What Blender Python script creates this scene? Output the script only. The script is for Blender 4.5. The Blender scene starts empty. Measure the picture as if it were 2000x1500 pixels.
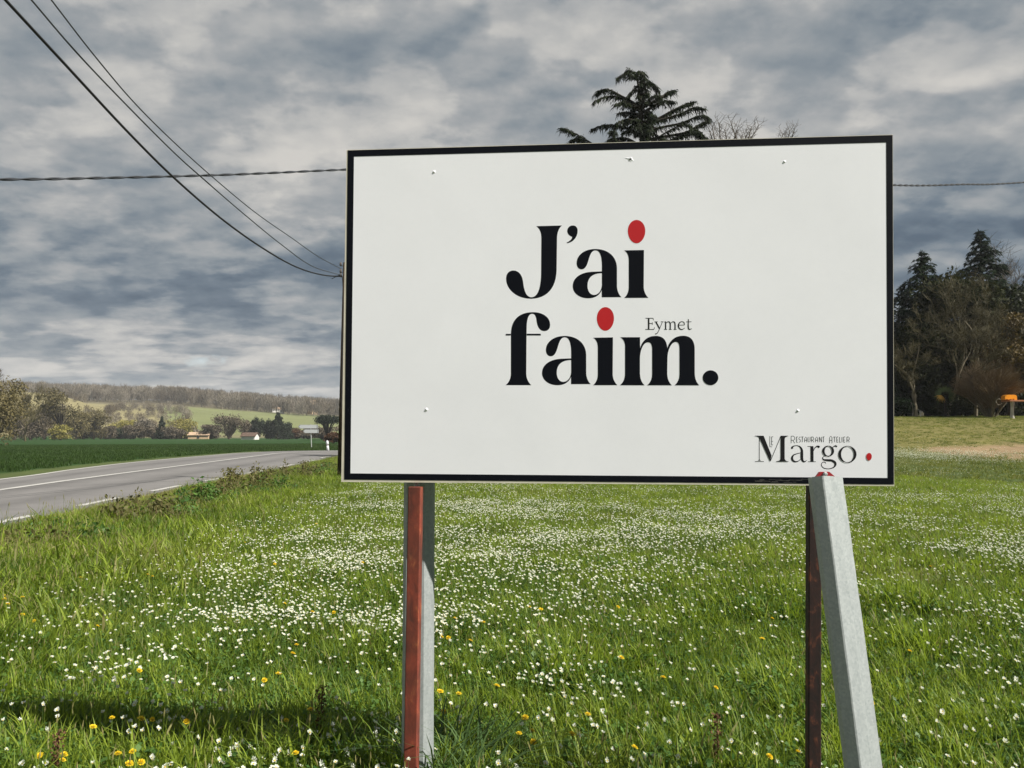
import bpy, math, random
import numpy as np
from mathutils import Vector, Matrix

# ------------------------------------------------------------------ camera, world, sun, exposure
scene = bpy.context.scene
C = scene.collection
HC = 1.5                       # eye height
F = 1503.0                     # focal length in pixels of the 2000 px wide photograph
PITCH = math.atan(100 / F)
cam_d = bpy.data.cameras.new("camera")
cam = bpy.data.objects.new("camera", cam_d)
C.objects.link(cam)
cam_d.sensor_width = 36
cam_d.lens = 36 * F / 2000
cam_d.clip_start = 0.05
cam_d.clip_end = 20000
cam.location = (0, 0, HC)
cam.rotation_euler = (math.pi / 2 + PITCH, 0, 0)
scene.camera = cam

SUN_ELEV = math.radians(45)
SUN_A = math.radians(23)       # how far the sun stands behind the sign's own plane, to the right
sun_dir = Vector((math.cos(SUN_A) * math.cos(SUN_ELEV), -math.sin(SUN_A) * math.cos(SUN_ELEV), math.sin(SUN_ELEV)))
sl = bpy.data.lights.new("sun", "SUN")
sl.energy = 5.0
sl.angle = math.radians(0.6)
sl.color = (1.0, 0.955, 0.88)
so = bpy.data.objects.new("sun", sl)
C.objects.link(so)
so.rotation_euler = sun_dir.to_track_quat('Z', 'Y').to_euler()

scene.view_settings.view_transform = 'Standard'
scene.view_settings.look = 'None'
scene.view_settings.exposure = 0.80
scene.view_settings.gamma = 1.0
scene.view_settings.use_curve_mapping = False
scene.cycles.max_bounces = 6
scene.cycles.transparent_max_bounces = 8
scene.cycles.use_denoising = True


class NT:
    """tiny node-tree helper"""
    def __init__(s, tree):
        s.t = tree
        tree.nodes.clear()

    def n(s, kind, **kw):
        nd = s.t.nodes.new(kind)
        for k, v in kw.items():
            setattr(nd, k, v)
        return nd

    def l(s, a, b):
        s.t.links.new(a, b)

    def math(s, op, a, b=None, c=None, clamp=False):
        nd = s.n('ShaderNodeMath', operation=op)
        nd.use_clamp = clamp
        for i, v in enumerate((a, b, c)):
            if v is None:
                continue
            if isinstance(v, (int, float)):
                nd.inputs[i].default_value = v
            else:
                s.l(v, nd.inputs[i])
        return nd.outputs[0]

    def noise(s, vec, scale, detail=4, rough=0.55, dist=0.0, dim='3D'):
        nd = s.n('ShaderNodeTexNoise', noise_dimensions=dim)
        nd.inputs['Scale'].default_value = scale
        nd.inputs['Detail'].default_value = detail
        nd.inputs['Roughness'].default_value = rough
        nd.inputs['Distortion'].default_value = dist
        if vec is not None:
            s.l(vec, nd.inputs['Vector'])
        return nd.outputs['Fac']

    def ramp(s, fac, stops):
        nd = s.n('ShaderNodeValToRGB')
        cr = nd.color_ramp
        while len(cr.elements) < len(stops):
            cr.elements.new(0.5)
        for e, (p, c) in zip(cr.elements, stops):
            e.position = p
            e.color = (c[0], c[1], c[2], 1) if not isinstance(c, (int, float)) else (c, c, c, 1)
        s.l(fac, nd.inputs[0])
        return nd.outputs[0]

    def mix(s, fac, a, b, mode='MIX'):
        nd = s.n('ShaderNodeMix', data_type='RGBA', blend_type=mode)
        for sock, v in ((nd.inputs[0], fac), (nd.inputs[6], a), (nd.inputs[7], b)):
            if isinstance(v, (int, float)):
                sock.default_value = v
            elif isinstance(v, tuple):
                sock.default_value = (v[0], v[1], v[2], 1)
            else:
                s.l(v, sock)
        return nd.outputs[2]


def srgb(r, g, b):
    f = lambda c: c / 255 / 12.92 if c <= 10 else ((c / 255 + 0.055) / 1.055) ** 2.4
    return (f(r), f(g), f(b))


world = bpy.data.worlds.new("World")
scene.world = world
world.use_nodes = True
w = NT(world.node_tree)
sky = w.n('ShaderNodeTexSky', sky_type='NISHITA')
sky.sun_disc = False
sky.sun_elevation = SUN_ELEV
sky.sun_rotation = math.atan2(sun_dir.x, sun_dir.y)
tc = w.n('ShaderNodeTexCoord')
sep = w.n('ShaderNodeSeparateXYZ')
w.l(tc.outputs['Generated'], sep.inputs[0])
X, Y, Z = sep.outputs
zc = w.math('MAXIMUM', Z, 0.0)
def plane_uv(c, sx=1.0, dx=0.0, dy=0.0):
    """where a sight line meets a cloud deck (c flattens the deck towards the horizon)"""
    d_ = w.math('ADD', zc, c)
    q = w.n('ShaderNodeCombineXYZ')
    w.l(w.math('ADD', w.math('MULTIPLY', w.math('DIVIDE', X, d_), sx), dx), q.inputs[0])
    w.l(w.math('ADD', w.math('DIVIDE', Y, d_), dy), q.inputs[1])
    return q.outputs[0]


def centred(v, k):
    return w.math('MULTIPLY', w.math('SUBTRACT', v, 0.5), k)


elev = Z
uv_f = plane_uv(0.13, 0.8, 9.1, 2.0)
uv_m = plane_uv(0.27, 0.85, 4.0, 5.2)
uv_s = plane_uv(0.27, 0.85, 4.02, 5.235)
belt = w.ramp(elev, [(0.0, 0.56), (0.04, 0.57), (0.11, 0.58), (0.165, 0.32), (0.225, 0.28), (0.275, 0.56), (0.33, 0.74), (0.42, 0.68), (0.55, 0.56), (1.0, 0.56)])
az = w.math('DIVIDE', X, w.math('MAXIMUM', Y, 0.05))
rightdark = w.math('MULTIPLY', w.math('SUBTRACT', az, 0.15, clamp=True), w.math('MULTIPLY', w.math('MINIMUM', w.math('MULTIPLY', elev, 2.6), 1.0), -0.38))
big = w.noise(uv_m, 0.9, 3, 0.5)
n1 = w.noise(uv_m, 4.6, 12, 0.50)
n2 = w.noise(uv_s, 4.6, 12, 0.50)
lay = w.noise(uv_f, 1.7, 12, 0.52)
lay_d = w.ramp(lay, [(0.0, 0.0), (0.47, 0.05), (0.53, 0.75), (0.60, 1.0), (1.0, 0.7)])
n1_d = w.ramp(n1, [(0.0, 0.0), (0.40, 0.15), (0.49, 0.38), (0.53, 0.72), (0.62, 0.95), (1.0, 0.8)])
lowf = w.ramp(elev, [(0.0, 0.46), (0.14, 0.42), (0.24, 0.20), (0.34, 0.08), (1.0, 0.05)])
midf = w.ramp(elev, [(0.0, 0.10), (0.12, 0.18), (0.22, 0.30), (0.34, 0.38), (1.0, 0.38)])
tone = w.math('ADD', belt, centred(big, 0.55))
tone = w.math('ADD', tone, w.math('MULTIPLY', w.math('SUBTRACT', n1_d, 0.5), midf))
tone = w.math('ADD', tone, w.math('MULTIPLY', w.math('SUBTRACT', lay_d, 0.45), lowf))
tone = w.math('ADD', tone, w.math('MULTIPLY', w.math('SUBTRACT', n1, n2), 1.0))
fin = w.noise(uv_m, 11.0, 8, 0.55)
fin_d = w.ramp(fin, [(0.0, 0.0), (0.44, 0.2), (0.54, 0.8), (1.0, 1.0)])
tone = w.math('ADD', tone, w.math('MULTIPLY', w.math('SUBTRACT', fin_d, 0.5), 0.13))
tone = w.math('ADD', tone, rightdark)
K = 2 ** -0.80
cloud = w.ramp(tone, [(p_, tuple(v_ * K for v_ in srgb(*c_))) for p_, c_ in ((0.0, (76, 94, 112)), (0.22, (102, 117, 131)), (0.42, (135, 144, 151)), (0.62, (163, 166, 168)), (0.85, (192, 191, 188)), (1.0, (206, 203, 198)))])
b1 = w.n('ShaderNodeBackground')
b1.inputs['Strength'].default_value = 0.11
w.l(sky.outputs[0], b1.inputs['Color'])
b2 = w.n('ShaderNodeBackground')
b2.inputs['Strength'].default_value = 1.0
w.l(cloud, b2.inputs['Color'])
gaps = w.noise(uv_s, 1.7, 6, 0.55, 0.3)
cover = w.ramp(gaps, [(0.0, 0.0), (0.25, 0.5), (0.33, 1.0), (1.0, 1.0)])
ms = w.n('ShaderNodeMixShader')
w.l(cover, ms.inputs[0])
w.l(b1.outputs[0], ms.inputs[1])
w.l(b2.outputs[0], ms.inputs[2])
wo = w.n('ShaderNodeOutputWorld')
w.l(ms.outputs[0], wo.inputs[0])

# ------------------------------------------------------------------ helpers
rng = np.random.default_rng(7)
random.seed(7)
CP, SP = math.cos(PITCH), math.sin(PITCH)


def ray(px, py):
    u, v = (px - 1000) / F, (750 - py) / F
    return Vector((u, CP - v * SP, SP + v * CP))


def P(px, py, dist):
    """world point seen at pixel (px, py) of the photograph, dist metres ahead"""
    d = ray(px, py)
    return Vector((0, 0, HC)) + d * (dist / d.y)


def ss(t):
    t = np.clip(t, 0, 1)
    return t * t * (3 - 2 * t)


EDGE_N = [(-5.2, -20), (-6.9, 0), (-8.45, 12.6), (-9.45, 22), (-10.15, 32), (-11.4, 45), (-12.3, 54), (-9, 61.5), (0, 67), (20, 73), (70, 92)]
EDGE_F = [(-12.4, -15), (-14.4, 5), (-17.2, 25.5), (-19.2, 34), (-20.9, 43), (-22.2, 56), (-22.5, 67), (-18, 75), (0, 79.5), (20, 84), (66, 102)]
EN_Y = np.array([p[1] for p in EDGE_N[:7]]); EN_X = np.array([p[0] for p in EDGE_N[:7]])
EF_Y = np.array([p[1] for p in EDGE_F[:7]]); EF_X = np.array([p[0] for p in EDGE_F[:7]])


def vnoise(x, y, s, seed=0):
    """smooth value noise, vectorised"""
    x = np.asarray(x, float) * s + seed * 17.3
    y = np.asarray(y, float) * s + seed * 9.1
    xi, yi = np.floor(x), np.floor(y)
    fx, fy = x - xi, y - yi
    fx, fy = fx * fx * (3 - 2 * fx), fy * fy * (3 - 2 * fy)
    def hsh(a, b):
        v = np.sin(a * 127.1 + b * 311.7 + seed * 74.7) * 43758.5453
        return v - np.floor(v)
    return (hsh(xi, yi) * (1 - fx) + hsh(xi + 1, yi) * fx) * (1 - fy) + (hsh(xi, yi + 1) * (1 - fx) + hsh(xi + 1, yi + 1) * fx) * fy


def fbm(x, y, s, seed=0):
    return (vnoise(x, y, s, seed) + .5 * vnoise(x, y, s * 2.1, seed + 1) + .25 * vnoise(x, y, s * 4.3, seed + 2)) / 1.75


def road_side(x, y):
    """metres to the right of the road's near edge (negative: on or beyond it)"""
    return x - np.interp(y, EN_Y, EN_X)


def H(x, y):
    x = np.asarray(x, float); y = np.asarray(y, float)
    yy = np.maximum(y, 1.0)
    u = x / yy
    z = 2.95 * ss((y - 19) / 43) * ss((u - .05) / .42)
    z = z + 2.5 * ss((y - 66) / 60) * ss((u - .3) / .3)
    d = road_side(x, y)
    near = ss((60 - y) / 20)
    z = z - .02 * (d < .3) * (d > -14) * near - .30 * np.exp(-((d - 1.9) / .75) ** 2) * near * (y > -40)
    off = ss((d - 3) / 2) * near * ss((y + 2) / 4 + .5)
    z = z + off * (.10 * (fbm(x, y, .35, 3) - .5) + .05 * (vnoise(x, y, 1.6, 5) - .5))
    # hills to the left and behind
    r = np.hypot(x, y)
    a = np.where(y > 0, u, -3.0)
    hm = ss((a + 1.9) / .9) * (1 - .34 * ss((a + .46) / .26)) * (1 - .8 * ss((a - .2) / .5))
    hz = np.interp(r, [0, 345, 420, 620, 800, 900, 1300, 6000], [0, 0, 7, 23.5, 36, 40, 44, 60])
    und = 1 + .10 * (vnoise(a * 9, r * .004, 1, 8) - .5)
    z = z + hm * hz * und * (y > 0)
    spur = 23 * ss((r - 330) / 130) * ss((620 - r) / 120) * ss((-.40 - a) / .22) * ss((a + 1.8) / .6)
    z = np.maximum(z, spur)
    return z


def h1(x, y):
    return float(H(np.array([x]), np.array([y]))[0])


def G(px, py, up=0.0, tmax=900):
    """first point where the sight line through a pixel meets the ground (raised by up)"""
    d = ray(px, py)
    o = Vector((0, 0, HC))
    t = 1.0
    while t < tmax:
        p = o + d * t
        if p.z <= h1(p.x, p.y) + up:
            break
        t *= 1.006
    return p


def mat(name, col, rough=0.8, metal=0.0, spec=0.3, var=0.25, scale=3.0, bump=0.0, bscale=30.0, col2=None):
    m = bpy.data.materials.new(name)
    m.use_nodes = True
    t = NT(m.node_tree)
    b = t.n('ShaderNodeBsdfPrincipled')
    o = t.n('ShaderNodeOutputMaterial')
    t.l(b.outputs[0], o.inputs[0])
    g = t.n('ShaderNodeNewGeometry')
    nz = t.noise(g.outputs['Position'], scale, 5, 0.6)
    c2 = col2 or tuple(c * (1 - var) for c in col)
    c1 = col if col2 else tuple(min(1, c * (1 + var)) for c in col)
    t.l(t.ramp(nz, [(0.3, c2), (0.7, c1)]), b.inputs['Base Color'])
    b.inputs['Roughness'].default_value = rough
    b.inputs['Metallic'].default_value = metal
    b.inputs['Specular IOR Level'].default_value = spec
    if bump:
        bp = t.n('ShaderNodeBump')
        bp.inputs['Strength'].default_value = bump
        bp.inputs['Distance'].default_value = 0.02
        t.l(t.noise(g.outputs['Position'], bscale, 4), bp.inputs['Height'])
        t.l(bp.outputs[0], b.inputs['Normal'])
    return m


def leafmat(name, c_dark, c_light, scale=0.5, transl=0.35, rough=0.6, rnd=0.5, patchy=False, spec=0.2):
    """foliage: colour varies from clump to clump, some light passes through"""
    m = bpy.data.materials.new(name)
    m.use_nodes = True
    t = NT(m.node_tree)
    g = t.n('ShaderNodeNewGeometry')
    oi = t.n('ShaderNodeObjectInfo')
    f = t.noise(g.outputs['Position'], scale, 4, 0.6)
    f = t.math('ADD', t.math('MULTIPLY', t.math('SUBTRACT', f, 0.5), 1.9), 0.5)
    f = t.math('ADD', f, t.math('MULTIPLY', t.math('SUBTRACT', oi.outputs['Random'], 0.5), rnd), clamp=True)
    f = t.math('ADD', f, t.math('MULTIPLY', t.math('SUBTRACT', g.outputs['Random Per Island'], 0.5), 0.5), clamp=True)
    col = t.mix(f, c_dark, c_light)
    if patchy:
        p1 = t.noise(g.outputs['Position'], 0.42, 4, 0.6)
        col = t.mix(t.ramp(p1, [(0.55, 0.0), (0.72, 0.45)]), col, (.25, .24, .065))
        p2 = t.noise(g.outputs['Position'], 1.3, 3, 0.5)
        col = t.mix(t.ramp(p2, [(0.54, 0.0), (0.68, 0.65)]), col, (.030, .085, .016))
    b = t.n('ShaderNodeBsdfPrincipled')
    b.inputs['Roughness'].default_value = rough
    b.inputs['Specular IOR Level'].default_value = spec
    t.l(col, b.inputs['Base Color'])
    tr = t.n('ShaderNodeBsdfTranslucent')
    t.l(t.mix(0.5, col, (c_light[0] * 1.4, c_light[1] * 1.5, c_light[2] * 0.8)), tr.inputs['Color'])
    mx = t.n('ShaderNodeMixShader')
    mx.inputs[0].default_value = transl
    t.l(b.outputs[0], mx.inputs[1])
    t.l(tr.outputs[0], mx.inputs[2])
    o = t.n('ShaderNodeOutputMaterial')
    t.l(mx.outputs[0], o.inputs[0])
    return m


def tag(o, label=None, cat=None, group=None, kind=None):
    for k, v in (('label', label), ('category', cat), ('group', group), ('kind', kind)):
        if v:
            o[k] = v
    return o


def empty(name, loc, label, cat, group=None):
    o = bpy.data.objects.new(name, None)
    o.empty_display_size = 0.2
    o.location = loc
    C.objects.link(o)
    return tag(o, label, cat, group)


def meshobj(name, verts, faces, m, parent=None, smooth=False, mats=None, fmat=None):
    me = bpy.data.meshes.new(name)
    me.from_pydata([tuple(v) for v in verts], [], [tuple(f) for f in faces])
    for mm in (mats or [m]):
        me.materials.append(mm)
    if fmat is not None:
        me.polygons.foreach_set('material_index', np.array(fmat, dtype=np.int32))
    if smooth:
        me.polygons.foreach_set('use_smooth', np.ones(len(me.polygons), dtype=bool))
    me.update()
    o = bpy.data.objects.new(name, me)
    C.objects.link(o)
    if parent is not None:
        o.parent = parent
        o.matrix_parent_inverse = Matrix.Translation(parent.location).inverted() if parent.type == 'EMPTY' and parent.parent is None else Matrix.Identity(4)
    return o


class MB:
    """collects verts and faces in world coordinates"""
    def __init__(s):
        s.v = []; s.f = []; s.m = []

    def add(s, v, f, mi=0):
        k = len(s.v)
        s.v.extend([tuple(p) for p in v])
        s.f.extend([tuple(i + k for i in q) for q in f])
        s.m.extend([mi] * len(f))

    def box(s, c, size, rot=None, mi=0):
        x, y, z = (a / 2 for a in size)
        vs = [Vector(p) for p in ((-x, -y, -z), (x, -y, -z), (x, y, -z), (-x, y, -z), (-x, -y, z), (x, -y, z), (x, y, z), (-x, y, z))]
        if rot is not None:
            vs = [rot @ p for p in vs]
        s.add([p + Vector(c) for p in vs], [(0, 3, 2, 1), (4, 5, 6, 7), (0, 1, 5, 4), (1, 2, 6, 5), (2, 3, 7, 6), (3, 0, 4, 7)], mi)

    def tube(s, pts, radii, n=6, mi=0, cap=True):
        pts = [Vector(p) for p in pts]
        if isinstance(radii, (int, float)):
            radii = [radii] * len(pts)
        vs, fs = [], []
        up = Vector((0.31, 0.17, 1)).normalized()
        for i, p in enumerate(pts):
            d = (pts[min(i + 1, len(pts) - 1)] - pts[max(i - 1, 0)])
            if d.length < 1e-9:
                d = Vector((0, 0, 1))
            d.normalize()
            a = d.cross(up)
            if a.length < 0.05:
                a = d.cross(Vector((1, 0, 0)))
            a.normalize()
            b = d.cross(a)
            for k in range(n):
                t = 2 * math.pi * k / n
                vs.append(p + (a * math.cos(t) + b * math.sin(t)) * radii[i])
        for i in range(len(pts) - 1):
            for k in range(n):
                q = (k + 1) % n
                fs.append((i * n + k, i * n + q, (i + 1) * n + q, (i + 1) * n + k))
        if cap and n > 2:
            fs.append(tuple(range(n - 1, -1, -1)))
            fs.append(tuple((len(pts) - 1) * n + k for k in range(n)))
        s.add(vs, fs, mi)

    def lathe(s, c, prof, n=16, mi=0, axis=None):
        vs, fs = [], []
        R = Vector((0, 0, 1)).rotation_difference(Vector(axis)).to_matrix() if axis is not None else Matrix.Identity(3)
        for r, z in prof:
            for k in range(n):
                t = 2 * math.pi * k / n
                vs.append(Vector(c) + R @ Vector((r * math.cos(t), r * math.sin(t), z)))
        for i in range(len(prof) - 1):
            for k in range(n):
                q = (k + 1) % n
                fs.append((i * n + k, i * n + q, (i + 1) * n + q, (i + 1) * n + k))
        fs.append(tuple(range(n - 1, -1, -1)))
        fs.append(tuple((len(prof) - 1) * n + k for k in range(n)))
        s.add(vs, fs, mi)

    def build(s, name, m, parent=None, smooth=False, mats=None):
        return meshobj(name, s.v, s.f, m, parent, smooth, mats, s.m if mats else None)


def catmull(pts, n=6):
    pts = [Vector(p) for p in pts]
    if len(pts) < 3:
        return [pts[0].lerp(pts[-1], i / n) for i in range(n + 1)]
    q = [pts[0] * 2 - pts[1]] + pts + [pts[-1] * 2 - pts[-2]]
    out = []
    for i in range(1, len(q) - 2):
        for k in range(n):
            t = k / n
            a, b, c, d = q[i - 1], q[i], q[i + 1], q[i + 2]
            out.append(0.5 * ((2 * b) + (c - a) * t + (2 * a - 5 * b + 4 * c - d) * t * t + (3 * b - a - 3 * c + d) * t ** 3))
    out.append(pts[-1])
    return out


# ------------------------------------------------------------------ ground
def build_ground():
    ang = np.concatenate([np.arange(-52, 52, 0.33), np.arange(52, 308, 3.0)])
    ang = np.radians(ang)
    rad = [0.0]
    r = 0.6
    while r < 2700:
        rad.append(r)
        r *= 1.028
    rad = np.array(rad[1:])
    A, R = np.meshgrid(ang, rad)
    x = np.sin(A) * R; y = np.cos(A) * R
    z = H(x, y)
    n, k = x.shape
    vx = np.concatenate([[0], x.ravel()]); vy = np.concatenate([[0], y.ravel()]); vz = np.concatenate([[h1(0, 0)], z.ravel()])
    verts = np.stack([vx, vy, vz], 1)
    i, j = np.meshgrid(np.arange(n - 1), np.arange(k), indexing='ij')
    j2 = (j + 1) % k
    quads = np.stack([1 + i * k + j, 1 + i * k + j2, 1 + (i + 1) * k + j2, 1 + (i + 1) * k + j], -1).reshape(-1, 4)[:, ::-1]
    tris = [(0, 1 + (q + 1) % k, 1 + q) for q in range(k)]
    me = bpy.data.meshes.new('ground')
    me.from_pydata(verts.tolist(), [], quads.tolist() + tris)
    me.polygons.foreach_set('use_smooth', np.ones(len(me.polygons), dtype=bool))
    col = ground_colour(vx, vy)
    at = me.color_attributes.new('soil_kind', 'FLOAT_COLOR', 'POINT')
    at.data.foreach_set('color', np.concatenate([col, np.ones((len(col), 1))], 1).astype(np.float32).ravel())
    me.update()
    m = bpy.data.materials.new('ground')
    m.use_nodes = True
    t = NT(m.node_tree)
    a = t.n('ShaderNodeAttribute', attribute_name='soil_kind')
    g = t.n('ShaderNodeNewGeometry')
    n1 = t.noise(g.outputs['Position'], 0.8, 6, 0.65)
    n2 = t.noise(g.outputs['Position'], 9.0, 6, 0.7)
    n3 = t.noise(g.outputs['Position'], 0.03, 5, 0.6)
    v = t.math('ADD', t.math('MULTIPLY', n1, 0.9), t.math('MULTIPLY', n2, 0.8))
    v = t.math('ADD', v, t.math('MULTIPLY', n3, 0.7))
    v = t.math('SUBTRACT', v, 0.2)
    cc = t.n('ShaderNodeVectorMath', operation='SCALE')
    t.l(a.outputs['Color'], cc.inputs[0])
    t.l(v, cc.inputs['Scale'])
    b = t.n('ShaderNodeBsdfPrincipled')
    b.inputs['Roughness'].default_value = 0.95
    b.inputs['Specular IOR Level'].default_value = 0.1
    t.l(cc.outputs[0], b.inputs['Base Color'])
    bp = t.n('ShaderNodeBump')
    bp.inputs['Strength'].default_value = 0.6
    bp.inputs['Distance'].default_value = 0.05
    t.l(t.noise(g.outputs['Position'], 14, 5, 0.7), bp.inputs['Height'])
    t.l(bp.outputs[0], b.inputs['Normal'])
    o = t.n('ShaderNodeOutputMaterial')
    t.l(b.outputs[0], o.inputs[0])
    me.materials.append(m)
    ob = bpy.data.objects.new('ground', me)
    C.objects.link(ob)
    tag(ob, 'green meadow rising to a mown lawn on the right and fields and hills on the left', 'ground', kind='structure')


def soil_mask(x, y):
    """bare earth patch on the lawn to the right"""
    c = SOIL
    k = .5 * (fbm(x, y, .5, 21) - .5)
    return ss((1.15 - np.hypot((x - c[0]) / c[2], (y - c[1]) / c[3]) + k) / .35)


def wheat_mask(x, y):
    d = np.where((y < 68) | (x < -23), np.interp(y, EF_Y, EF_X) - x, y - np.interp(x, [-23, -18, 0, 20, 66], [68, 75, 79.5, 84, 102]))
    return ss((d - 1.2) / 1.0) * (x < .3 * y) * (np.hypot(x, y) < 345)


_s = G(1985, 884)
SOIL = (_s.x + 1.5, _s.y, 5.2, 3.2)


def ground_colour(x, y):
    base = np.zeros((len(x), 3)) + np.array([.062, .085, .024])
    def put(mask, c):
        nonlocal base
        mask = np.clip(mask, 0, 1)[:, None]
        base = base * (1 - mask) + np.array(c) * mask
    yy = np.maximum(y, 1); u = x / yy; r = np.hypot(x, y)
    d = road_side(x, y)
    put(ss((y - 26) / 12) * ss((u - .25) / .2), (.150, .135, .048))       # mown lawn
    put(ss((3.4 - d) / 1.2) * (y < 60) * (y > -30), (.21, .18, .085))
    put((d < .2) * (y < 100) * 1.0, (.07, .09, .03))
    put(wheat_mask(x, y), (.020, .052, .011))
    put(soil_mask(x, y), (.23, .165, .095))
    hill = (r > 345) * (y > 0) * (u < .5)
    put(hill * 1.0, (.15, .135, .075))
    put(hill * (u > -.47) * ss((r - 350) / 30) * ss((650 - r) / 40), (.150, .165, .070))
    put(hill * ss((r - 640) / 40), (.10, .085, .05))
    put(hill * (u < -.455) * (r < 640), (.21, .185, .095))
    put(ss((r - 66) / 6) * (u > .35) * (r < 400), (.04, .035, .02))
    return base


build_ground()

# ------------------------------------------------------------------ road
def road_curve(lst, n=16):
    return catmull([(a, b, 0) for a, b in lst], n)


cn, cf = road_curve(EDGE_N), road_curve(EDGE_F)
m_asph = bpy.data.materials.new('asphalt')
m_asph.use_nodes = True
t = NT(m_asph.node_tree)
g = t.n('ShaderNodeNewGeometry')
fine = t.noise(g.outputs['Position'], 60, 4, 0.7)
patch = t.noise(g.outputs['Position'], 0.25, 5, 0.6, 0.4)
at = t.n('ShaderNodeAttribute', attribute_name='lane')
lane = at.outputs['Fac']
wear = t.math('ABSOLUTE', t.math('SINE', t.math('MULTIPLY', lane, 4 * math.pi)))
crk = t.noise(g.outputs['Position'], 1.6, 8, 0.7, 0.8)
f = t.math('ADD', t.math('MULTIPLY', fine, 0.4), t.math('MULTIPLY', patch, 0.45))
f = t.math('ADD', f, t.math('MULTIPLY', t.math('SUBTRACT', crk, 0.5), 0.45))
f = t.math('ADD', f, t.math('MULTIPLY', wear, 0.24))
b = t.n('ShaderNodeBsdfPrincipled')
t.l(t.ramp(f, [(0.22, (.070, .067, .064)), (0.75, (.165, .157, .150))]), b.inputs['Base Color'])
b.inputs['Roughness'].default_value = 0.85
o = t.n('ShaderNodeOutputMaterial')
t.l(b.outputs[0], o.inputs[0])
NL = 9
verts, faces, lane_v = [], [], []
for i, (a, c) in enumerate(zip(cn, cf)):
    a2 = a + (a - c).normalized() * .35
    for k in range(NL):
        s_ = k / (NL - 1)
        p = a2.lerp(c + (c - a).normalized() * .3, s_)
        verts.append((p.x, p.y, .012 + .05 * math.sin(math.pi * s_)))
        lane_v.append(s_)
for i in range(len(cn) - 1):
    for k in range(NL - 1):
        faces.append((i * NL + k, (i + 1) * NL + k, (i + 1) * NL + k + 1, i * NL + k + 1))
road = meshobj('road', verts, faces, m_asph, smooth=True)
la = road.data.attributes.new('lane', 'FLOAT', 'POINT')
la.data.foreach_set('value', np.array(lane_v, dtype=np.float32))
tag(road, 'grey asphalt road curving past on the left', 'road', kind='structure')

m_line = mat('road_paint', (.40, .39, .365), .7, var=.18, scale=6)


def road_pt(side, yv):
    """point on the road: side 0 = near edge, 1 = far edge, at forward distance about yv"""
    best = min(range(len(cn)), key=lambda i: abs(cn[i].lerp(cf[i], side).y - yv) + (1000 if i > 16 * 7 else 0))
    i = best
    p = cn[i].lerp(cf[i], side)
    j = i + 1 if p.y < yv else i - 1
    j = max(0, min(len(cn) - 1, j))
    q = cn[j].lerp(cf[j], side)
    tt = 0 if abs(q.y - p.y) < 1e-6 else (yv - p.y) / (q.y - p.y)
    return p.lerp(q, tt)


def strip(mb, pts, wd, z):
    vs, fs = [], []
    for i, p in enumerate(pts):
        d = (pts[min(i + 1, len(pts) - 1)] - pts[max(i - 1, 0)]).normalized()
        nrm = Vector((-d.y, d.x, 0)) * wd / 2
        zz = z[i] if isinstance(z, list) else z
        vs += [(p.x + nrm.x, p.y + nrm.y, zz), (p.x - nrm.x, p.y - nrm.y, zz)]
    for i in range(len(pts) - 1):
        fs.append((2 * i, 2 * i + 1, 2 * i + 3, 2 * i + 2))
    mb.add(vs, fs)


mk = MB()
for a, b_ in ((-14, -11), (-6, -3), (2, 5), (8.6, 10.6), (12.2, 14.4), (16.3, 18.4), (20.5, 22.8), (25, 27.2), (30, 32.7), (36, 39.3), (43, 46), (50.5, 54)):
    strip(mk, [road_pt(0.028, a + (b_ - a) * k / 5) for k in range(6)], .19, .026)
tag(mk.build('edge_line', m_line), 'dashed white edge line along the near side of the road', 'road marking', kind='structure')
mk = MB()
mid_pts, mid_z = [], []
for yv, xv in ((-12, -9.2), (5, -10.8), (20.1, -13.4), (27.5, -14.5), (43, -16.4), (55, -17.9), (64.5, -18.6), (69, -16), (72.5, -10), (75, 0), (79.5, 20)):
    mid_pts.append(Vector((xv, yv, 0)))
mid_pts = catmull(mid_pts, 12)
strip(mk, mid_pts, .24, .072)
tag(mk.build('centre_line', m_line), 'solid white line down the middle of the road', 'road marking', kind='structure')
mk = MB()
strip(mk, [cf[i].lerp(cn[i], .02) for i in range(len(cn))], .22, .030)
tag(mk.build('far_edge_line', m_line), 'pale line along the far side of the road', 'road marking', kind='structure')

# ------------------------------------------------------------------ the billboard
DL, DR = 3.09, 2.915
TL, TR = P(680, 294, DL), P(1743, 264, DR)
BL, BR = P(672.5, 937, DL), P(1745.5, 945, DR)
pn = (TR - TL).cross(TL - BL).normalized()
if pn.y > 0:
    pn = -pn                                     # towards the viewer
ex = (TR - TL + BR - BL).normalized()


def S(px, py, lift=0.0):
    """point of the sign's face seen at a pixel, lifted off it by lift metres"""
    d = ray(px, py)
    o_ = Vector((0, 0, HC))
    t_ = (TL - o_).dot(pn) / d.dot(pn)
    return o_ + d * t_ + pn * lift


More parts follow.
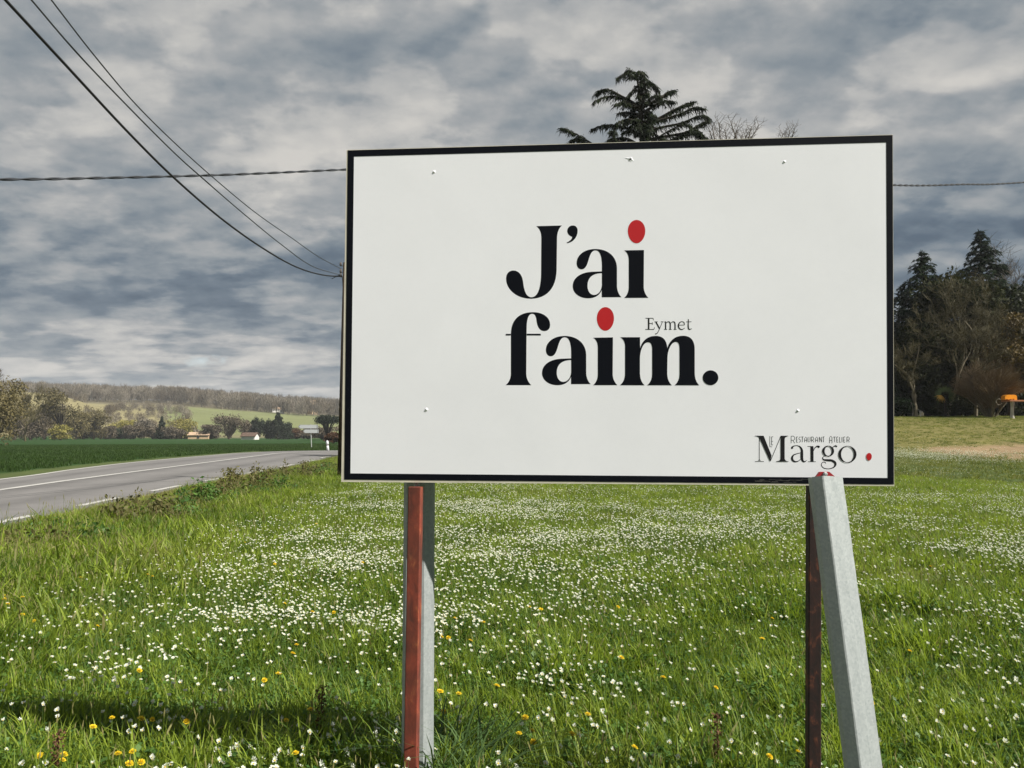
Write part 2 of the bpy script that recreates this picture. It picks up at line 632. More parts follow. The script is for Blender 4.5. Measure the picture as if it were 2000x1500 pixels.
m_white = bpy.data.materials.new('white_panel')
m_white.use_nodes = True
t = NT(m_white.node_tree)
g = t.n('ShaderNodeNewGeometry')
b = t.n('ShaderNodeBsdfPrincipled')
smear = t.noise(g.outputs['Position'], 1.6, 5, 0.6, 0.5)
speck = t.noise(g.outputs['Position'], 40, 3, 0.6)
f = t.math('ADD', t.math('MULTIPLY', smear, 0.8), t.math('MULTIPLY', speck, 0.2))
t.l(t.ramp(f, [(0.3, (.84, .845, .89)), (0.7, (.89, .895, .94))]), b.inputs['Base Color'])
b.inputs['Roughness'].default_value = 0.42
b.inputs['Specular IOR Level'].default_value = 0.5
bp = t.n('ShaderNodeBump')
bp.inputs['Strength'].default_value = 0.25
bp.inputs['Distance'].default_value = 0.01
t.l(t.noise(g.outputs['Position'], 2.2, 2, 0.4), bp.inputs['Height'])
t.l(bp.outputs[0], b.inputs['Normal'])
o = t.n('ShaderNodeOutputMaterial')
t.l(b.outputs[0], o.inputs[0])
m_ink = mat('black_ink', (.0045, .0055, .009), .6, spec=.07, var=.15, scale=5)
m_red = mat('red_ink', (.50, .012, .016), .4, spec=.4, var=.05)
m_cream = mat('cream_edge', (.62, .58, .48), .6, var=.12, scale=12)
m_back = mat('grey_back', (.30, .31, .31), .6, var=.15)
m_dirt = mat('scraped_dirt', (.07, .068, .065), .8, var=.4, scale=60)

base = (BL + BR) / 2
sign = empty('billboard', (base.x, base.y + .05, h1(base.x, base.y)), 'white billboard with a black border reading J\'ai faim. on two rusty posts', 'billboard')


def slab(pts_front, thick, name, m, mats=None):
    """prism from a front outline, thickness away from the viewer"""
    mb = MB()
    n = len(pts_front)
    bk = [p - pn * thick for p in pts_front]
    mb.add(pts_front + bk, [tuple(range(n)), tuple(range(2 * n - 1, n - 1, -1))] + [(i, i + n, (i + 1) % n + n, (i + 1) % n) for i in range(n)])
    return mb.build(name, m, sign, mats=mats)


# white face with real shallow dents where it is riveted
def face_panel():
    nx, ny = 220, 140
    vs, fs = [], []
    il, it = (692, 306), (1731, 279)
    quad = [S(691.5, 306), S(1730.5, 278.5), S(1733.5, 933.5), S(684.5, 924.5)]
    dents = [(848, 336, .012, .003), (1231, 311, .026, .012), (1532, 316, .012, .003), (833, 800, .016, .003), (1558, 802, .011, .003)]
    dp = [(S(a, b), r, h) for a, b, r, h in dents]
    for j in range(ny + 1):
        for i in range(nx + 1):
            s_, t_ = i / nx, j / ny
            # finer grid lines are not needed: dents get their own patches below
            p = quad[0].lerp(quad[1], s_).lerp(quad[3].lerp(quad[2], s_), t_)
            lift = 0.0
            for q, r, h in dp:
                d = (p - q).length
                if d < r * 3:
                    pass
            e_ = min(s_, 1 - s_, t_, 1 - t_) * 12
            vs.append(p + pn * (.0011 + lift * min(1, e_)))
    for j in range(ny):
        for i in range(nx):
            a = j * (nx + 1) + i
            fs.append((a, a + nx + 1, a + nx + 2, a + 1))
    return meshobj('panel_face', vs, fs, m_white, sign, smooth=True)


face_panel()
# black border: four flat strips round the face, one mesh, with its own edge thickness
outer = [S(679.5, 294), S(1743, 264), S(1745.5, 946), S(672.5, 936.5)]
inner = [S(691.5, 306, .0018), S(1730.5, 278.5, .0018), S(1733.5, 933.5, .0018), S(684.5, 924.5, .0018)]
outf = [p + pn * .0018 for p in outer]
outb = [p - pn * .018 for p in outer]
inb = [p - pn * .006 for p in inner]
fs = []
for i in range(4):
    j = (i + 1) % 4
    fs += [(i, j, 4 + j, 4 + i), (i, 8 + i, 8 + j, j), (4 + i, 4 + j, 12 + j, 12 + i)]
meshobj('border', outf + inner + outb + inb, fs, m_ink, sign)
slab([S(677.0, 293.0, .0009), S(1743.6, 263.0, .0009), S(1746.5, 949.4, .0009), S(666.5, 941.2, .0009)], .029, 'backing_board', m_cream)
# back rails, seen only from the side
mb = MB()
up = (TL - BL).normalized()
R3 = Matrix((ex, -pn, up)).transposed()
for fz in (.18, .82):
    c = (BL.lerp(TL, fz) + BR.lerp(TR, fz)) / 2 - pn * .052
    mb.box(c, ((TR - TL).length * .96, .038, .05), R3)
mb.build('rear_rail', m_back, sign)
# scraped film on the lower border
mb = MB()
for k in range(26):
    a = 1470 + random.random() * 95
    yb = 935 + random.random() * 7
    ln = 3 + random.random() * 16
    mb.add([S(a, yb, .0022), S(a + ln, yb + .4, .0022), S(a + ln * .9, yb + .9 + random.random() * .8, .0022), S(a + 1, yb + .9, .0022)], [(0, 1, 2, 3)])
mb.build('scuff', m_dirt, sign)

# rivets
for px, py, r in ((848, 336, .0048), (1532, 316, .0042), (833, 800, .0052), (1558, 802, .0044)):
    mb = MB()
    mb.lathe(S(px, py, 0), [(r * 1.5, .0006), (r, .0022), (r * .6, .0036), (r * .2, .0040)], 14, axis=pn)
    mb.build('rivet', m_white, sign, smooth=True)
mb = MB()
c0 = (1231, 311)
ring = [(-13, -3), (-7, -3), (-2, -4), (4, -4), (5, 0), (7, 4), (1, 6), (-4, 2)]
vs = [S(c0[0] + a, c0[1] + b_, .0012) for a, b_ in ring] + [S(c0[0] + a * .35 + 1, c0[1] + b_ * .35, .0028 if k % 2 else .0018) for k, (a, b_) in enumerate(ring)] + [S(c0[0] + 1, c0[1], -.001)]
fs = [(i, (i + 1) % 8, 8 + (i + 1) % 8) for i in range(8)] + [(i, 8 + (i + 1) % 8, 8 + i) for i in range(8)] + [(8 + i, 8 + (i + 1) % 8, 16) for i in range(8)]
mb.add(vs, fs)
dent = mb.build('torn_dent', m_white, sign)
mb = MB()
mb.lathe(S(1231, 311, .001), [(.0045, 0), (.0045, .0015), (.002, .0025)], 10, axis=pn)
mb.build('screw_head', mat('dark_steel', (.09, .09, .09), .5, .6), dent)


# lettering
def path(d, ox, oy, sc, dx=0, dy=0):
    """SVG-like path (M, L, C, Z) in zoom coordinates -> outline in photo pixels"""
    tok = d.replace(',', ' ').split()
    i, cur, out = 0, None, []
    cmd = None
    while i < len(tok):
        if tok[i] in 'MLCZ':
            cmd = tok[i]; i += 1
            if cmd == 'Z':
                continue
        if cmd in 'ML':
            cur = (float(tok[i]), float(tok[i + 1])); i += 2
            out.append(cur)
        else:
            p = [float(v) for v in tok[i:i + 6]]; i += 6
            p0, p1, p2, p3 = cur, (p[0], p[1]), (p[2], p[3]), (p[4], p[5])
            for k in range(1, 13):
                t_ = k / 12; q = 1 - t_
                out.append(tuple(q ** 3 * p0[a] + 3 * q * q * t_ * p1[a] + 3 * q * t_ * t_ * p2[a] + t_ ** 3 * p3[a] for a in (0, 1)))
            cur = p3
    return [(ox + (a + dx) / sc, oy + (b_ + dy) / sc) for a, b_ in out]


def ell(cx, cy, rx, ry, ox, oy, sc, n=40, egg=0.0):
    return [(ox + (cx + rx * math.cos(2 * math.pi * k / n) * (1 - egg * math.sin(2 * math.pi * k / n))) / sc, oy + (cy + ry * math.sin(2 * math.pi * k / n)) / sc) for k in range(n)]


def glyph(name, contours, m, lift=.0015, label=None):
    cu = bpy.data.curves.new(name, 'CURVE')
    cu.dimensions = '2D'
    cu.fill_mode = 'BOTH'
    cu.extrude = 0.0
    M = Matrix((ex, up, pn)).transposed()
    Mi = M.inverted()
    org = S(1200, 600)
    for ct in contours:
        sp = cu.splines.new('POLY')
        sp.points.add(len(ct) - 1)
        for k, (a, b_) in enumerate(ct):
            q = Mi @ (S(a, b_) - org)
            sp.points[k].co = (q.x, q.y, 0, 1)
        sp.use_cyclic_u = True
    tmp = bpy.data.objects.new('tmp', cu)
    me0 = bpy.data.meshes.new_from_object(tmp)
    vs = [M @ Vector((v.co.x, v.co.y, 0)) + org + pn * lift for v in me0.vertices]
    fs = [tuple(p.vertices) for p in me0.polygons]
    bpy.data.objects.remove(tmp)
    ob = meshobj(name, vs, fs, m, sign)
    if label:
        ob['label'] = label
    return ob


def strokes(name, lst, ox, oy, sc, m, lift=.0015, label=None):
    """pen strokes: list of (points, widths, smooth) laid on the face"""
    mb = MB()
    for q, (pts, wd, sm) in enumerate(lst):
        if isinstance(wd, (int, float)):
            wd = [wd] * len(pts)
        v3 = [Vector((p[0], p[1], w_)) for p, w_ in zip(pts, wd)]
        if sm:
            v3 = catmull(v3, 6)
        vs, fs = [], []
        for i, p in enumerate(v3):
            d = v3[min(i + 1, len(v3) - 1)] - v3[max(i - 1, 0)]
            d = Vector((d.x, d.y)).normalized()
            nx_, ny_ = -d.y * p.z / 2, d.x * p.z / 2
            for s_ in (1, -1):
                vs.append(S(ox + (p.x + s_ * nx_) / sc, oy + (p.y + s_ * ny_) / sc, lift + q * .000006))
        for i in range(len(v3) - 1):
            fs.append((2 * i, 2 * i + 1, 2 * i + 3, 2 * i + 2))
        mb.add(vs, fs)
    ob = mb.build(name, m, sign)
    if label:
        ob['label'] = label
    return ob


Z2 = (960, 400, 3.947)
A_OUT = "M 800,341 C 900,341 966,400 967,490 L 967,625 C 967,665 985,700 1002,712 L 850,713 L 850,655 C 835,700 795,721 745,721 C 675,721 626,680 626,628 C 626,560 690,515 800,516 L 851,514 L 851,480 C 851,400 838,352 802,352 C 768,352 757,395 747,430 C 735,470 722,498 694,498 C 670,498 656,478 656,450 C 656,385 720,341 800,341 Z"
A_IN = "M 851,527 L 851,620 C 848,665 822,695 790,695 C 757,695 740,660 740,625 C 740,560 780,528 851,527 Z"
I_ST = "M 1022,352 L 1175,349 L 1173,630 C 1173,670 1190,700 1209,717 L 1022,718 C 1045,700 1058,670 1058,635 L 1058,430 C 1058,390 1045,365 1022,352 Z"
J_ = "M 345,165 L 543,160 C 520,180 506,210 505,260 L 502,500 C 500,640 430,722 305,725 C 190,725 112,650 112,572 C 112,530 135,507 168,507 C 210,507 235,540 243,590 C 250,650 262,712 308,713 C 355,712 378,650 382,540 L 384,260 C 383,215 375,190 345,165 Z"
AP = "M 625,160 C 650,158 664,178 664,200 C 664,250 630,290 583,297 C 578,294 578,291 584,289 C 605,280 622,262 622,248 C 600,240 584,225 584,203 C 584,178 603,160 625,160 Z"
F_ = "M 108,1391 C 135,1370 149,1340 149,1300 L 149,1008 L 149,996 C 150,900 200,828 320,828 C 400,828 452,870 452,925 C 452,955 435,974 407,974 C 370,974 352,940 347,895 C 343,860 335,841 313,841 C 285,841 271,880 271,960 L 270,1008 L 268,1300 C 268,1340 285,1370 307,1391 Z"
M_ = "M 992,1021 L 1145,1021 L 1145,1107 C 1160,1050 1200,1011 1265,1011 C 1325,1011 1350,1045 1355,1107 C 1372,1045 1415,1010 1475,1010 C 1540,1010 1566,1050 1566,1120 L 1566,1300 C 1568,1345 1580,1372 1601,1391 L 1412,1391 C 1435,1370 1449,1345 1449,1300 L 1449,1110 C 1448,1075 1440,1057 1420,1057 C 1385,1057 1357,1120 1356,1180 L 1354,1300 C 1356,1345 1368,1372 1390,1391 L 1200,1391 C 1225,1370 1238,1345 1238,1300 L 1238,1115 C 1236,1075 1228,1060 1205,1060 C 1170,1060 1144,1120 1144,1190 L 1144,1300 C 1146,1345 1158,1372 1180,1391 L 990,1391 C 1015,1370 1028,1345 1029,1300 L 1029,1090 C 1028,1055 1015,1035 992,1021 Z"
glyph('letter', [path(J_, *Z2)], m_ink, label='black capital J')
strokes('crossbar', [([(110, 1001.5), (148, 1001.5)], 12, 0)], *Z2, m_ink)
strokes('crossbar', [([(272, 1001), (380, 1001)], 13, 0)], *Z2, m_ink)
glyph('apostrophe', [path(AP, *Z2)], m_ink)
glyph('letter', [path(A_OUT, *Z2), path(A_IN, *Z2)], m_ink, label='black letter a on the upper line')
glyph('letter', [path(I_ST, *Z2)], m_ink, label='black i stem on the upper line')
glyph('letter', [path(F_, *Z2)], m_ink, label='black letter f')
glyph('letter', [path(A_OUT, *Z2, -237, 670), path(A_IN, *Z2, -237, 670)], m_ink, label='black letter a on the lower line')
glyph('letter', [path(I_ST, *Z2, -239, 673)], m_ink, label='black i stem on the lower line')
glyph('letter', [path(M_, *Z2)], m_ink, label='black letter m')
glyph('full_stop', [ell(1688, 1333, 60, 57, *Z2)], m_ink)
glyph('red_dot', [ell(1118, 207, 67, 90, *Z2, egg=.05)], m_red, label='red oval dot of the upper i')
glyph('red_dot', [ell(878, 880, 66, 91, *Z2, egg=.05)], m_red, label='red oval dot of the lower i')
m_ink2 = mat('grey_ink', (.012, .012, .014), .5, spec=.2, var=.1)
Z5 = (960, 580, 4.255)
strokes('place_name', [
    ([(1306, 175), (1306, 271)], 13, 0), ([(1280, 177), (1345, 177)], 5, 0), ([(1343, 176), (1346, 194)], 4, 0), ([(1306, 221), (1338, 221)], 5, 0), ([(1337, 211), (1337, 231)], 4, 0),
    ([(1278, 270), (1350, 270)], 5, 0), ([(1349, 271), (1355, 252)], 4, 0),
    ([(1366, 207), (1397, 264)], 11, 0), ([(1421, 206), (1393, 272), (1376, 302), (1360, 308)], [4, 5, 6, 9], 1), ([(1354, 206), (1381, 206)], 4, 0), ([(1407, 206), (1429, 206)], 4, 0),
    ([(1447, 204), (1447, 270)], 10, 0), ([(1436, 209), (1447, 204)], 5, 0), ([(1447, 224), (1462, 208), (1478, 209), (1485, 226), (1485, 270)], [4, 6, 9, 10, 10], 1),
    ([(1485, 224), (1502, 208), (1518, 209), (1525, 226), (1525, 270)], [4, 6, 9, 10, 10], 1),
    ([(1434, 270), (1460, 270)], 4, 0), ([(1473, 270), (1498, 270)], 4, 0), ([(1513, 270), (1538, 270)], 4, 0),
    ([(1555, 234), (1604, 233)], 4, 0), ([(1604, 233), (1599, 212), (1580, 205), (1561, 216), (1553, 240), (1562, 262), (1583, 271), (1605, 258)], [5, 6, 5, 9, 11, 9, 7, 4], 1),
    ([(1636, 184), (1635, 250), (1644, 269), (1664, 264)], [6, 10, 8, 4], 1), ([(1618, 207), (1661, 206)], 4, 0)], *Z5, m_ink2, label='small town name above the m')
Z3 = (1440, 830, 6.25)
glyph('logo_letter', [path("M 212,131 L 320,131 L 418,374 L 400,449 L 268,158 C 258,142 240,137 212,136 Z", *Z3)], m_ink2)
glyph('logo_letter', [path("M 526,131 L 622,131 L 622,136 C 592,140 578,150 577,180 L 577,405 C 578,430 592,439 624,443 L 624,448 L 472,448 L 472,443 C 512,438 527,428 528,405 L 528,165 Z", *Z3)], m_ink2)
strokes('logo_hairline', [([(268, 158), (268, 438)], 7, 0), ([(214, 446), (324, 446)], 6, 0), ([(404, 440), (529, 140)], 7, 0), ([(252, 438), (268, 425), (284, 438)], [3, 8, 3], 1)], *Z3, m_ink2)
strokes('logo_letter', [
    ([(672, 290), (668, 275), (690, 257), (730, 252), (765, 268), (786, 305), (787, 350), (787, 405), (800, 440), (822, 448), (848, 430)], [22, 24, 12, 8, 18, 28, 34, 34, 24, 14, 4], 1),
    ([(780, 338), (730, 350), (685, 368), (668, 400), (675, 430), (705, 448), (745, 440), (780, 408)], [6, 9, 16, 26, 26, 18, 9, 6], 1)], *Z3, m_ink2, label='logo letter a')
strokes('logo_letter', [
    ([(910, 262), (911, 446)], 38, 0), ([(856, 262), (926, 261)], 6, 0), ([(862, 448), (958, 448)], 6, 0), ([(928, 318), (946, 280), (970, 262), (990, 264), (1000, 276)], [6, 10, 16, 26, 26], 1)], *Z3, m_ink2, label='logo letter r')


def ringc(cx, cy, rx, ry, ix, iy, z):
    return [ell(cx, cy, rx, ry, *z), ell(cx, cy, ix, iy, *z)]


glyph('logo_letter', ringc(1108, 318, 72, 66, 44, 57, Z3), m_ink2, label='logo letter g, upper bowl')
strokes('logo_swash', [
    ([(1160, 282), (1178, 262), (1200, 256), (1214, 268)], [8, 12, 18, 20], 1),
    ([(1082, 372), (1052, 386), (1040, 404), (1055, 424), (1100, 430), (1150, 434), (1188, 456), (1196, 486), (1172, 518), (1120, 534), (1062, 528), (1030, 500), (1028, 472), (1048, 452), (1072, 456), (1078, 470)],
     [6, 8, 10, 18, 26, 28, 30, 26, 14, 8, 8, 8, 8, 8, 7, 6], 1)], *Z3, m_ink2)
glyph('logo_letter', ringc(1343, 358, 110, 103, 78, 96, Z3), m_ink2, label='logo letter o')
glyph('red_dot', [ell(1606, 387, 33, 46, *Z3, egg=.05)], m_red, label='small red oval beside the logo')


def deco(ch, x, w_, y0=143, y1=210):
    ym = (y0 + y1) / 2
    m_ = x + w_ / 2
    xr = x + w_
    L = {
        'R': [[(x, y0), (x, y1)], [(x, y0), (x + w_ * .6, y0), (xr, y0 + 14), (xr, ym), (x + w_ * .6, ym + 6), (x, ym + 6)], [(x + w_ * .45, ym + 6), (xr, y1)]],
        'E': [[(x, y0), (x, y1)], [(x, y0), (xr, y0)], [(x, ym + 6), (xr - 3, ym + 6)], [(x, y1), (xr, y1)]],
        'S': [[(xr, y0 + 4), (m_, y0), (x, y0 + 14), (x + 3, ym - 2), (xr - 3, ym + 6), (xr, y1 - 12), (m_, y1), (x, y1 - 4)]],
        'T': [[(x, y0), (xr, y0)], [(m_, y0), (m_, y1)]],
        'A': [[(x, y1), (x, y0 + 18), (m_, y0), (xr, y0 + 18), (xr, y1)], [(x, ym + 8), (xr, ym + 8)]],
        'U': [[(x, y0), (x, y1 - 14), (m_, y1), (xr, y1 - 14), (xr, y0)]],
        'N': [[(x, y1), (x, y0)], [(x, y0), (xr, y1)], [(xr, y1), (xr, y0)]],
        'L': [[(x, y0), (x, y1)], [(x, y1), (xr, y1)]],
        'I': [[(x, y0), (x, y1)]],
    }[ch]
    return [(s_, 5, 0) for s_ in L]


st = []
for ch, x, w_ in (('R', 657, 44), ('E', 722, 17), ('S', 752, 22), ('T', 781, 26), ('A', 822, 27), ('U', 864, 24), ('R', 904, 30), ('A', 955, 27), ('N', 1002, 27), ('T', 1040, 24),
                  ('A', 1126, 30), ('T', 1172, 28), ('E', 1214, 17), ('L', 1247, 16), ('I', 1278, 1), ('E', 1298, 18), ('R', 1338, 30)):
    big_ = x in (657, 1126)
    st += deco(ch, x, w_, 135 if big_ else 145, 222 if big_ else 209)
strokes('tagline', st, *Z3, m_ink2, label='thin capitals above the logo')
strokes('article', deco('L', 397, 28, 135, 266) + deco('E', 419, 18, 143, 243), *Z3, m_ink2, label='thin LE inside the logo M')

# ------------------------------------------------------------------ posts
m_rust = bpy.data.materials.new('rusty_paint')
m_rust.use_nodes = True
t = NT(m_rust.node_tree)
tcn = t.n('ShaderNodeTexCoord')
mp = t.n('ShaderNodeMapping')
mp.inputs['Scale'].default_value = (1, 1, 0.5)
t.l(tcn.outputs['Object'], mp.inputs[0])
b = t.n('ShaderNodeBsdfPrincipled')
n1 = t.noise(mp.outputs[0], 26, 6, 0.65, 0.6)
n2 = t.noise(tcn.outputs['Object'], 5, 5, 0.6)
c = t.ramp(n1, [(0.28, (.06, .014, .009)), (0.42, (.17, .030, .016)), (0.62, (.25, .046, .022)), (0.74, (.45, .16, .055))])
c2 = t.ramp(n1, [(0.35, (.008, .005, .004)), (0.55, (.028, .009, .006)), (0.68, (.15, .045, .018))])  # dark rust blotches; the right post's shade is put into this colour too
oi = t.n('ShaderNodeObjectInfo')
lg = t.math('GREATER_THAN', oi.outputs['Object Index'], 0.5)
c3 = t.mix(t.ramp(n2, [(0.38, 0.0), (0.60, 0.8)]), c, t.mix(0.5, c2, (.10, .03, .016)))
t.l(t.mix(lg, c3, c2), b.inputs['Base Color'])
b.inputs['Roughness'].default_value = 0.75
bp = t.n('ShaderNodeBump')
bp.inputs['Strength'].default_value = 0.35
bp.inputs['Distance'].default_value = 0.004
t.l(n1, bp.inputs['Height'])
t.l(bp.outputs[0], b.inputs['Normal'])
o = t.n('ShaderNodeOutputMaterial')
t.l(b.outputs[0], o.inputs[0])

m_galv = bpy.data.materials.new('galvanised_steel')
m_galv.use_nodes = True
t = NT(m_galv.node_tree)
tcn = t.n('ShaderNodeTexCoord')
b = t.n('ShaderNodeBsdfPrincipled')
vo = t.n('ShaderNodeTexVoronoi')
vo.inputs['Scale'].default_value = 130
t.l(tcn.outputs['Object'], vo.inputs['Vector'])
sp_ = t.n('ShaderNodeSeparateColor')
t.l(vo.outputs['Color'], sp_.inputs[0])
mp = t.n('ShaderNodeMapping')
mp.inputs['Scale'].default_value = (1, 1, 0.12)
t.l(tcn.outputs['Object'], mp.inputs[0])
streak = t.noise(mp.outputs[0], 30, 5, 0.6)
f = t.math('ADD', t.math('MULTIPLY', sp_.outputs[0], 0.30), t.math('MULTIPLY', streak, 0.7))
t.l(t.ramp(f, [(0.2, (.24, .265, .265)), (0.8, (.36, .385, .38))]), b.inputs['Base Color'])
b.inputs['Metallic'].default_value = 0.25
b.inputs['Roughness'].default_value = 0.62
o = t.n('ShaderNodeOutputMaterial')
t.l(b.outputs[0], o.inputs[0])


def profile_post(name, a, b_, prof, th, m, parent, flare=0.0):
    """open steel section prof (x, y pairs) of thickness th extruded from a (top) to b (bottom)"""
    mb = MB()
    ax = (b_ - a).normalized()
    xv = (Vector((1, 0, 0)) - ax * ax.x).normalized()
    yv = ax.cross(xv)
    if yv.y < 0:
        yv = -yv
    n = len(prof)
    nr = []
    for i in range(n):
        d = Vector(prof[min(i + 1, n - 1)]) - Vector(prof[max(i - 1, 0)])
        d.normalize()
        nr.append(Vector((-d.y, d.x)))
    loop = [Vector(p) for p in prof] + [Vector(prof[i]) + nr[i] * th for i in range(n - 1, -1, -1)]
    k = len(loop)
    vs = []
    NS = 40
    rr = random.Random(5)
    for s_ in range(NS + 1):
        c = a.lerp(b_, s_ / NS)
        for p in loop:
            w_ = (rr.random() - .5) * .0012
            vs.append(c + xv * (p.x + w_) + yv * p.y)
    fs = []
    for s_ in range(NS):
        for i in range(k):
            j = (i + 1) % k
            fs.append((s_ * k + i, s_ * k + j, (s_ + 1) * k + j, (s_ + 1) * k + i))
    for i in range(n - 1):
        fs.append((i, k - 1 - i, k - 2 - i, i + 1))
        o_ = NS * k
        fs.append((o_ + i, o_ + i + 1, o_ + k - 2 - i, o_ + k - 1 - i))
    mb.add(vs, fs)
    return mb.build(name, m, parent)


def square_post(name, ptop, pbot, wd, m, parent, idx=0):
    mb = MB()
    c = (ptop + pbot) / 2
    ax = (ptop - pbot).normalized()
    xv = (ex - ax * ex.dot(ax)).normalized()
    R = Matrix((xv, ax.cross(xv), ax)).transposed()
    L = (ptop - pbot).length
    bv = .0035
    hw = wd / 2
    loop = [(-hw + bv, -hw), (hw - bv, -hw), (hw, -hw + bv), (hw, hw - bv), (hw - bv, hw), (-hw + bv, hw), (-hw, hw - bv), (-hw, -hw + bv)]
    vs = []
    for z in (-L / 2, L / 2):
        vs += [c + R @ Vector((x, y, z)) for x, y in loop]
    mb.add(vs, [(i, (i + 1) % 8, 8 + (i + 1) % 8, 8 + i) for i in range(8)] + [tuple(range(7, -1, -1)), tuple(range(8, 16))])
    ob = mb.build(name, m, parent)
    ob.pass_index = idx
    return ob


dpl = 3.055
a = P(812, 945, dpl); a.z -= .012
b_ = P(803.5, 1500, dpl); b_ = a + (b_ - a) * 1.35
square_post('post', a, b_, .051, m_rust, sign)['label'] = 'orange rusty left post'
mbk = MB()
a1 = a + Vector((0, .04, .5)); mbk.tube([a + Vector((0, .045, -.08)), a1], .012, 6)
mbk.build('bracket', m_back, sign)
dpr = 2.93
a = P(1589, 943, dpr + .05)
b_ = P(1588, 1500, dpr + .05); b_ = a + (b_ - a) * 1.4
square_post('post', a, b_, .047, m_rust, sign, 1)['label'] = 'rusty right post, coloured dark for the shade of the leaning post'

# galvanised post behind the left rusty post
a = P(819, 905, 3.21); b_ = P(815, 1500, 3.16); b_ = a + (b_ - a) * 1.3
gp = empty('steel_post', (b_.x, b_.y, h1(b_.x, b_.y)), 'upright galvanised steel post standing behind the orange rusty post of the sign', 'post')
profile_post('channel', a, b_, [(-.052, .045), (-.062, .03), (-.062, -.008), (-.048, -.024), (-.006, -.028), (.026, -.027), (.058, .002), (.062, .03), (.050, .045)], .004, m_galv, gp)
# leaning post in front of the right rusty post
a = P(1611, 931, 2.80); b_ = P(1685.5, 1500, 2.60); b_ = a + (b_ - a) * 1.6
lp = empty('steel_post', (b_.x, b_.y, h1(b_.x, b_.y)), 'leaning galvanised steel post propped against the lower right border of the sign', 'post')
profile_post('channel', a, b_, [(-.040, .055), (-.050, .030), (-.046, .004), (-.020, -.024), (-.015, -.025), (.030, -.006), (.034, .001), (.073, .020), (.070, .050)], .004, m_galv, lp)
mb = MB()
q = [P(1594, 931.5, 2.865), P(1601, 921.8, 2.865), P(1620, 921.5, 2.865), P(1631, 931, 2.865)]
mb.add(q + [p + Vector((0, .012, 0)) for p in q], [(0, 1, 2, 3), (7, 6, 5, 4), (0, 4, 5, 1), (1, 5, 6, 2), (2, 6, 7, 3), (3, 7, 4, 0)])
mb.build('red_clamp', mat('red_plastic', (.34, .02, .025), .45), lp)
mb = MB()
mb.lathe(P(1611, 926, 2.866), [(.009, 0), (.009, .006), (.004, .009)], 6, axis=(0, -1, 0))
mb.build('bolt', m_galv, lp)

# ------------------------------------------------------------------ poles and overhead lines
m_wood = mat('weathered_pole', (.045, .032, .018), .9, var=.4, scale=8, bump=.5)
m_cable = mat('black_cable', (.018, .018, .02), .6, var=.1)
m_cable2 = mat('grey_cable', (.05, .055, .06), .5, var=.1)
m_iron = mat('pole_iron', (.16, .16, .15), .5, .4)
m_ins = mat('insulator', (.10, .09, .085), .3)
pt = P(674.5, 513, 24.8); pb = P(664.5, 941, 24.8); pb.z = h1(pb.x, pb.y) - .1
up_ = empty('utility_pole', (pb.x, pb.y, h1(pb.x, pb.y)), 'tall wooden utility pole standing just behind the left edge of the billboard', 'utility pole')
mb = MB(); mb.tube([pb, pb.lerp(pt, .5), pt], [.10, .085, .068], 14)
mb.build('pole', m_wood, up_, smooth=True)
for k, py in enumerate((519.5, 533, 541)):
    q = P(673.5, py, 24.8)
    mb = MB()
    mb.tube([q + Vector((-.16, -.02, 0)), q + Vector((.12, -.02, 0))], .013, 6)
    ca = mb.build('cross_arm', m_iron, up_)
    mb = MB()
    mb.lathe(q + Vector((-.13, -.02, .01)), [(.03, 0), (.045, .03), (.03, .05), (.042, .08), (.02, .11)], 10)
    mb.build('insulator', m_ins, ca, smooth=True)
mb = MB()
mb.tube(catmull([P(648, 545, 24.6), P(655, 541, 24.6), P(664, 538, 24.6), P(669, 548, 24.65), P(670, 640, 24.68), P(666, 800, 24.7)], 6), .012, 5)
mb.build('down_cable', m_cable, up_)


def line_in_plane(pix, p0, dx, dy):
    """lift traced pixels onto the vertical plane through p0 with plan direction (dx, dy)"""
    out = []
    nrm = Vector((dy, -dx, 0))
    for px, py in pix:
        d = ray(px, py)
        t_ = (Vector((p0.x, p0.y, 0)) - Vector((0, 0, 0))).dot(nrm) / d.dot(nrm)
        out.append(Vector((0, 0, HC)) + d * t_)
    return out


def span(name, pix, p0, dx, dy, r, m, label, ext=12.0):
    pts = line_in_plane(pix, p0, dx, dy)
    pts = catmull(pts[::-1], 8)
    # carry on past the frame, with the same sag, towards the next pole behind the viewer
    d = (pts[-1] - pts[-4]).normalized()
    e = pts[-1]
    for k in range(1, 13):
        e = e + d * (ext / 12)
        d = (d + Vector((0, 0, .012))).normalized()
        pts.append(e.copy())
    mb = MB()
    mb.tube(pts, r, 6)
    ob = mb.build(name, m, smooth=True)
    return tag(ob, label, 'cable', 'overhead lines running to the wooden pole')


p0 = P(668, 540, 24.75)
span('overhead_cable', [(9, -2), (120, 118), (250, 258), (345, 352), (440, 433), (520, 489), (580, 522), (630, 537), (668, 540)], p0, -.07, -1.0, .021, m_cable, 'thick black overhead cable, lowest of the three running to the pole')
span('overhead_cable', [(60, -2), (150, 103), (250, 208), (340, 298), (400, 352), (480, 421), (550, 478), (610, 520), (668, 538)], p0 + Vector((.05, 0, 0)), -.064, -1.0, .0125, m_cable2, 'middle grey overhead cable of the three running to the pole')
span('overhead_cable', [(99, -2), (180, 103), (260, 198), (340, 278), (420, 350), (500, 416), (570, 465), (620, 500), (668, 526)], p0 + Vector((.1, 0, 0)), -.058, -1.0, .011, m_cable2, 'thin grey overhead cable, uppermost of the three running to the pole')


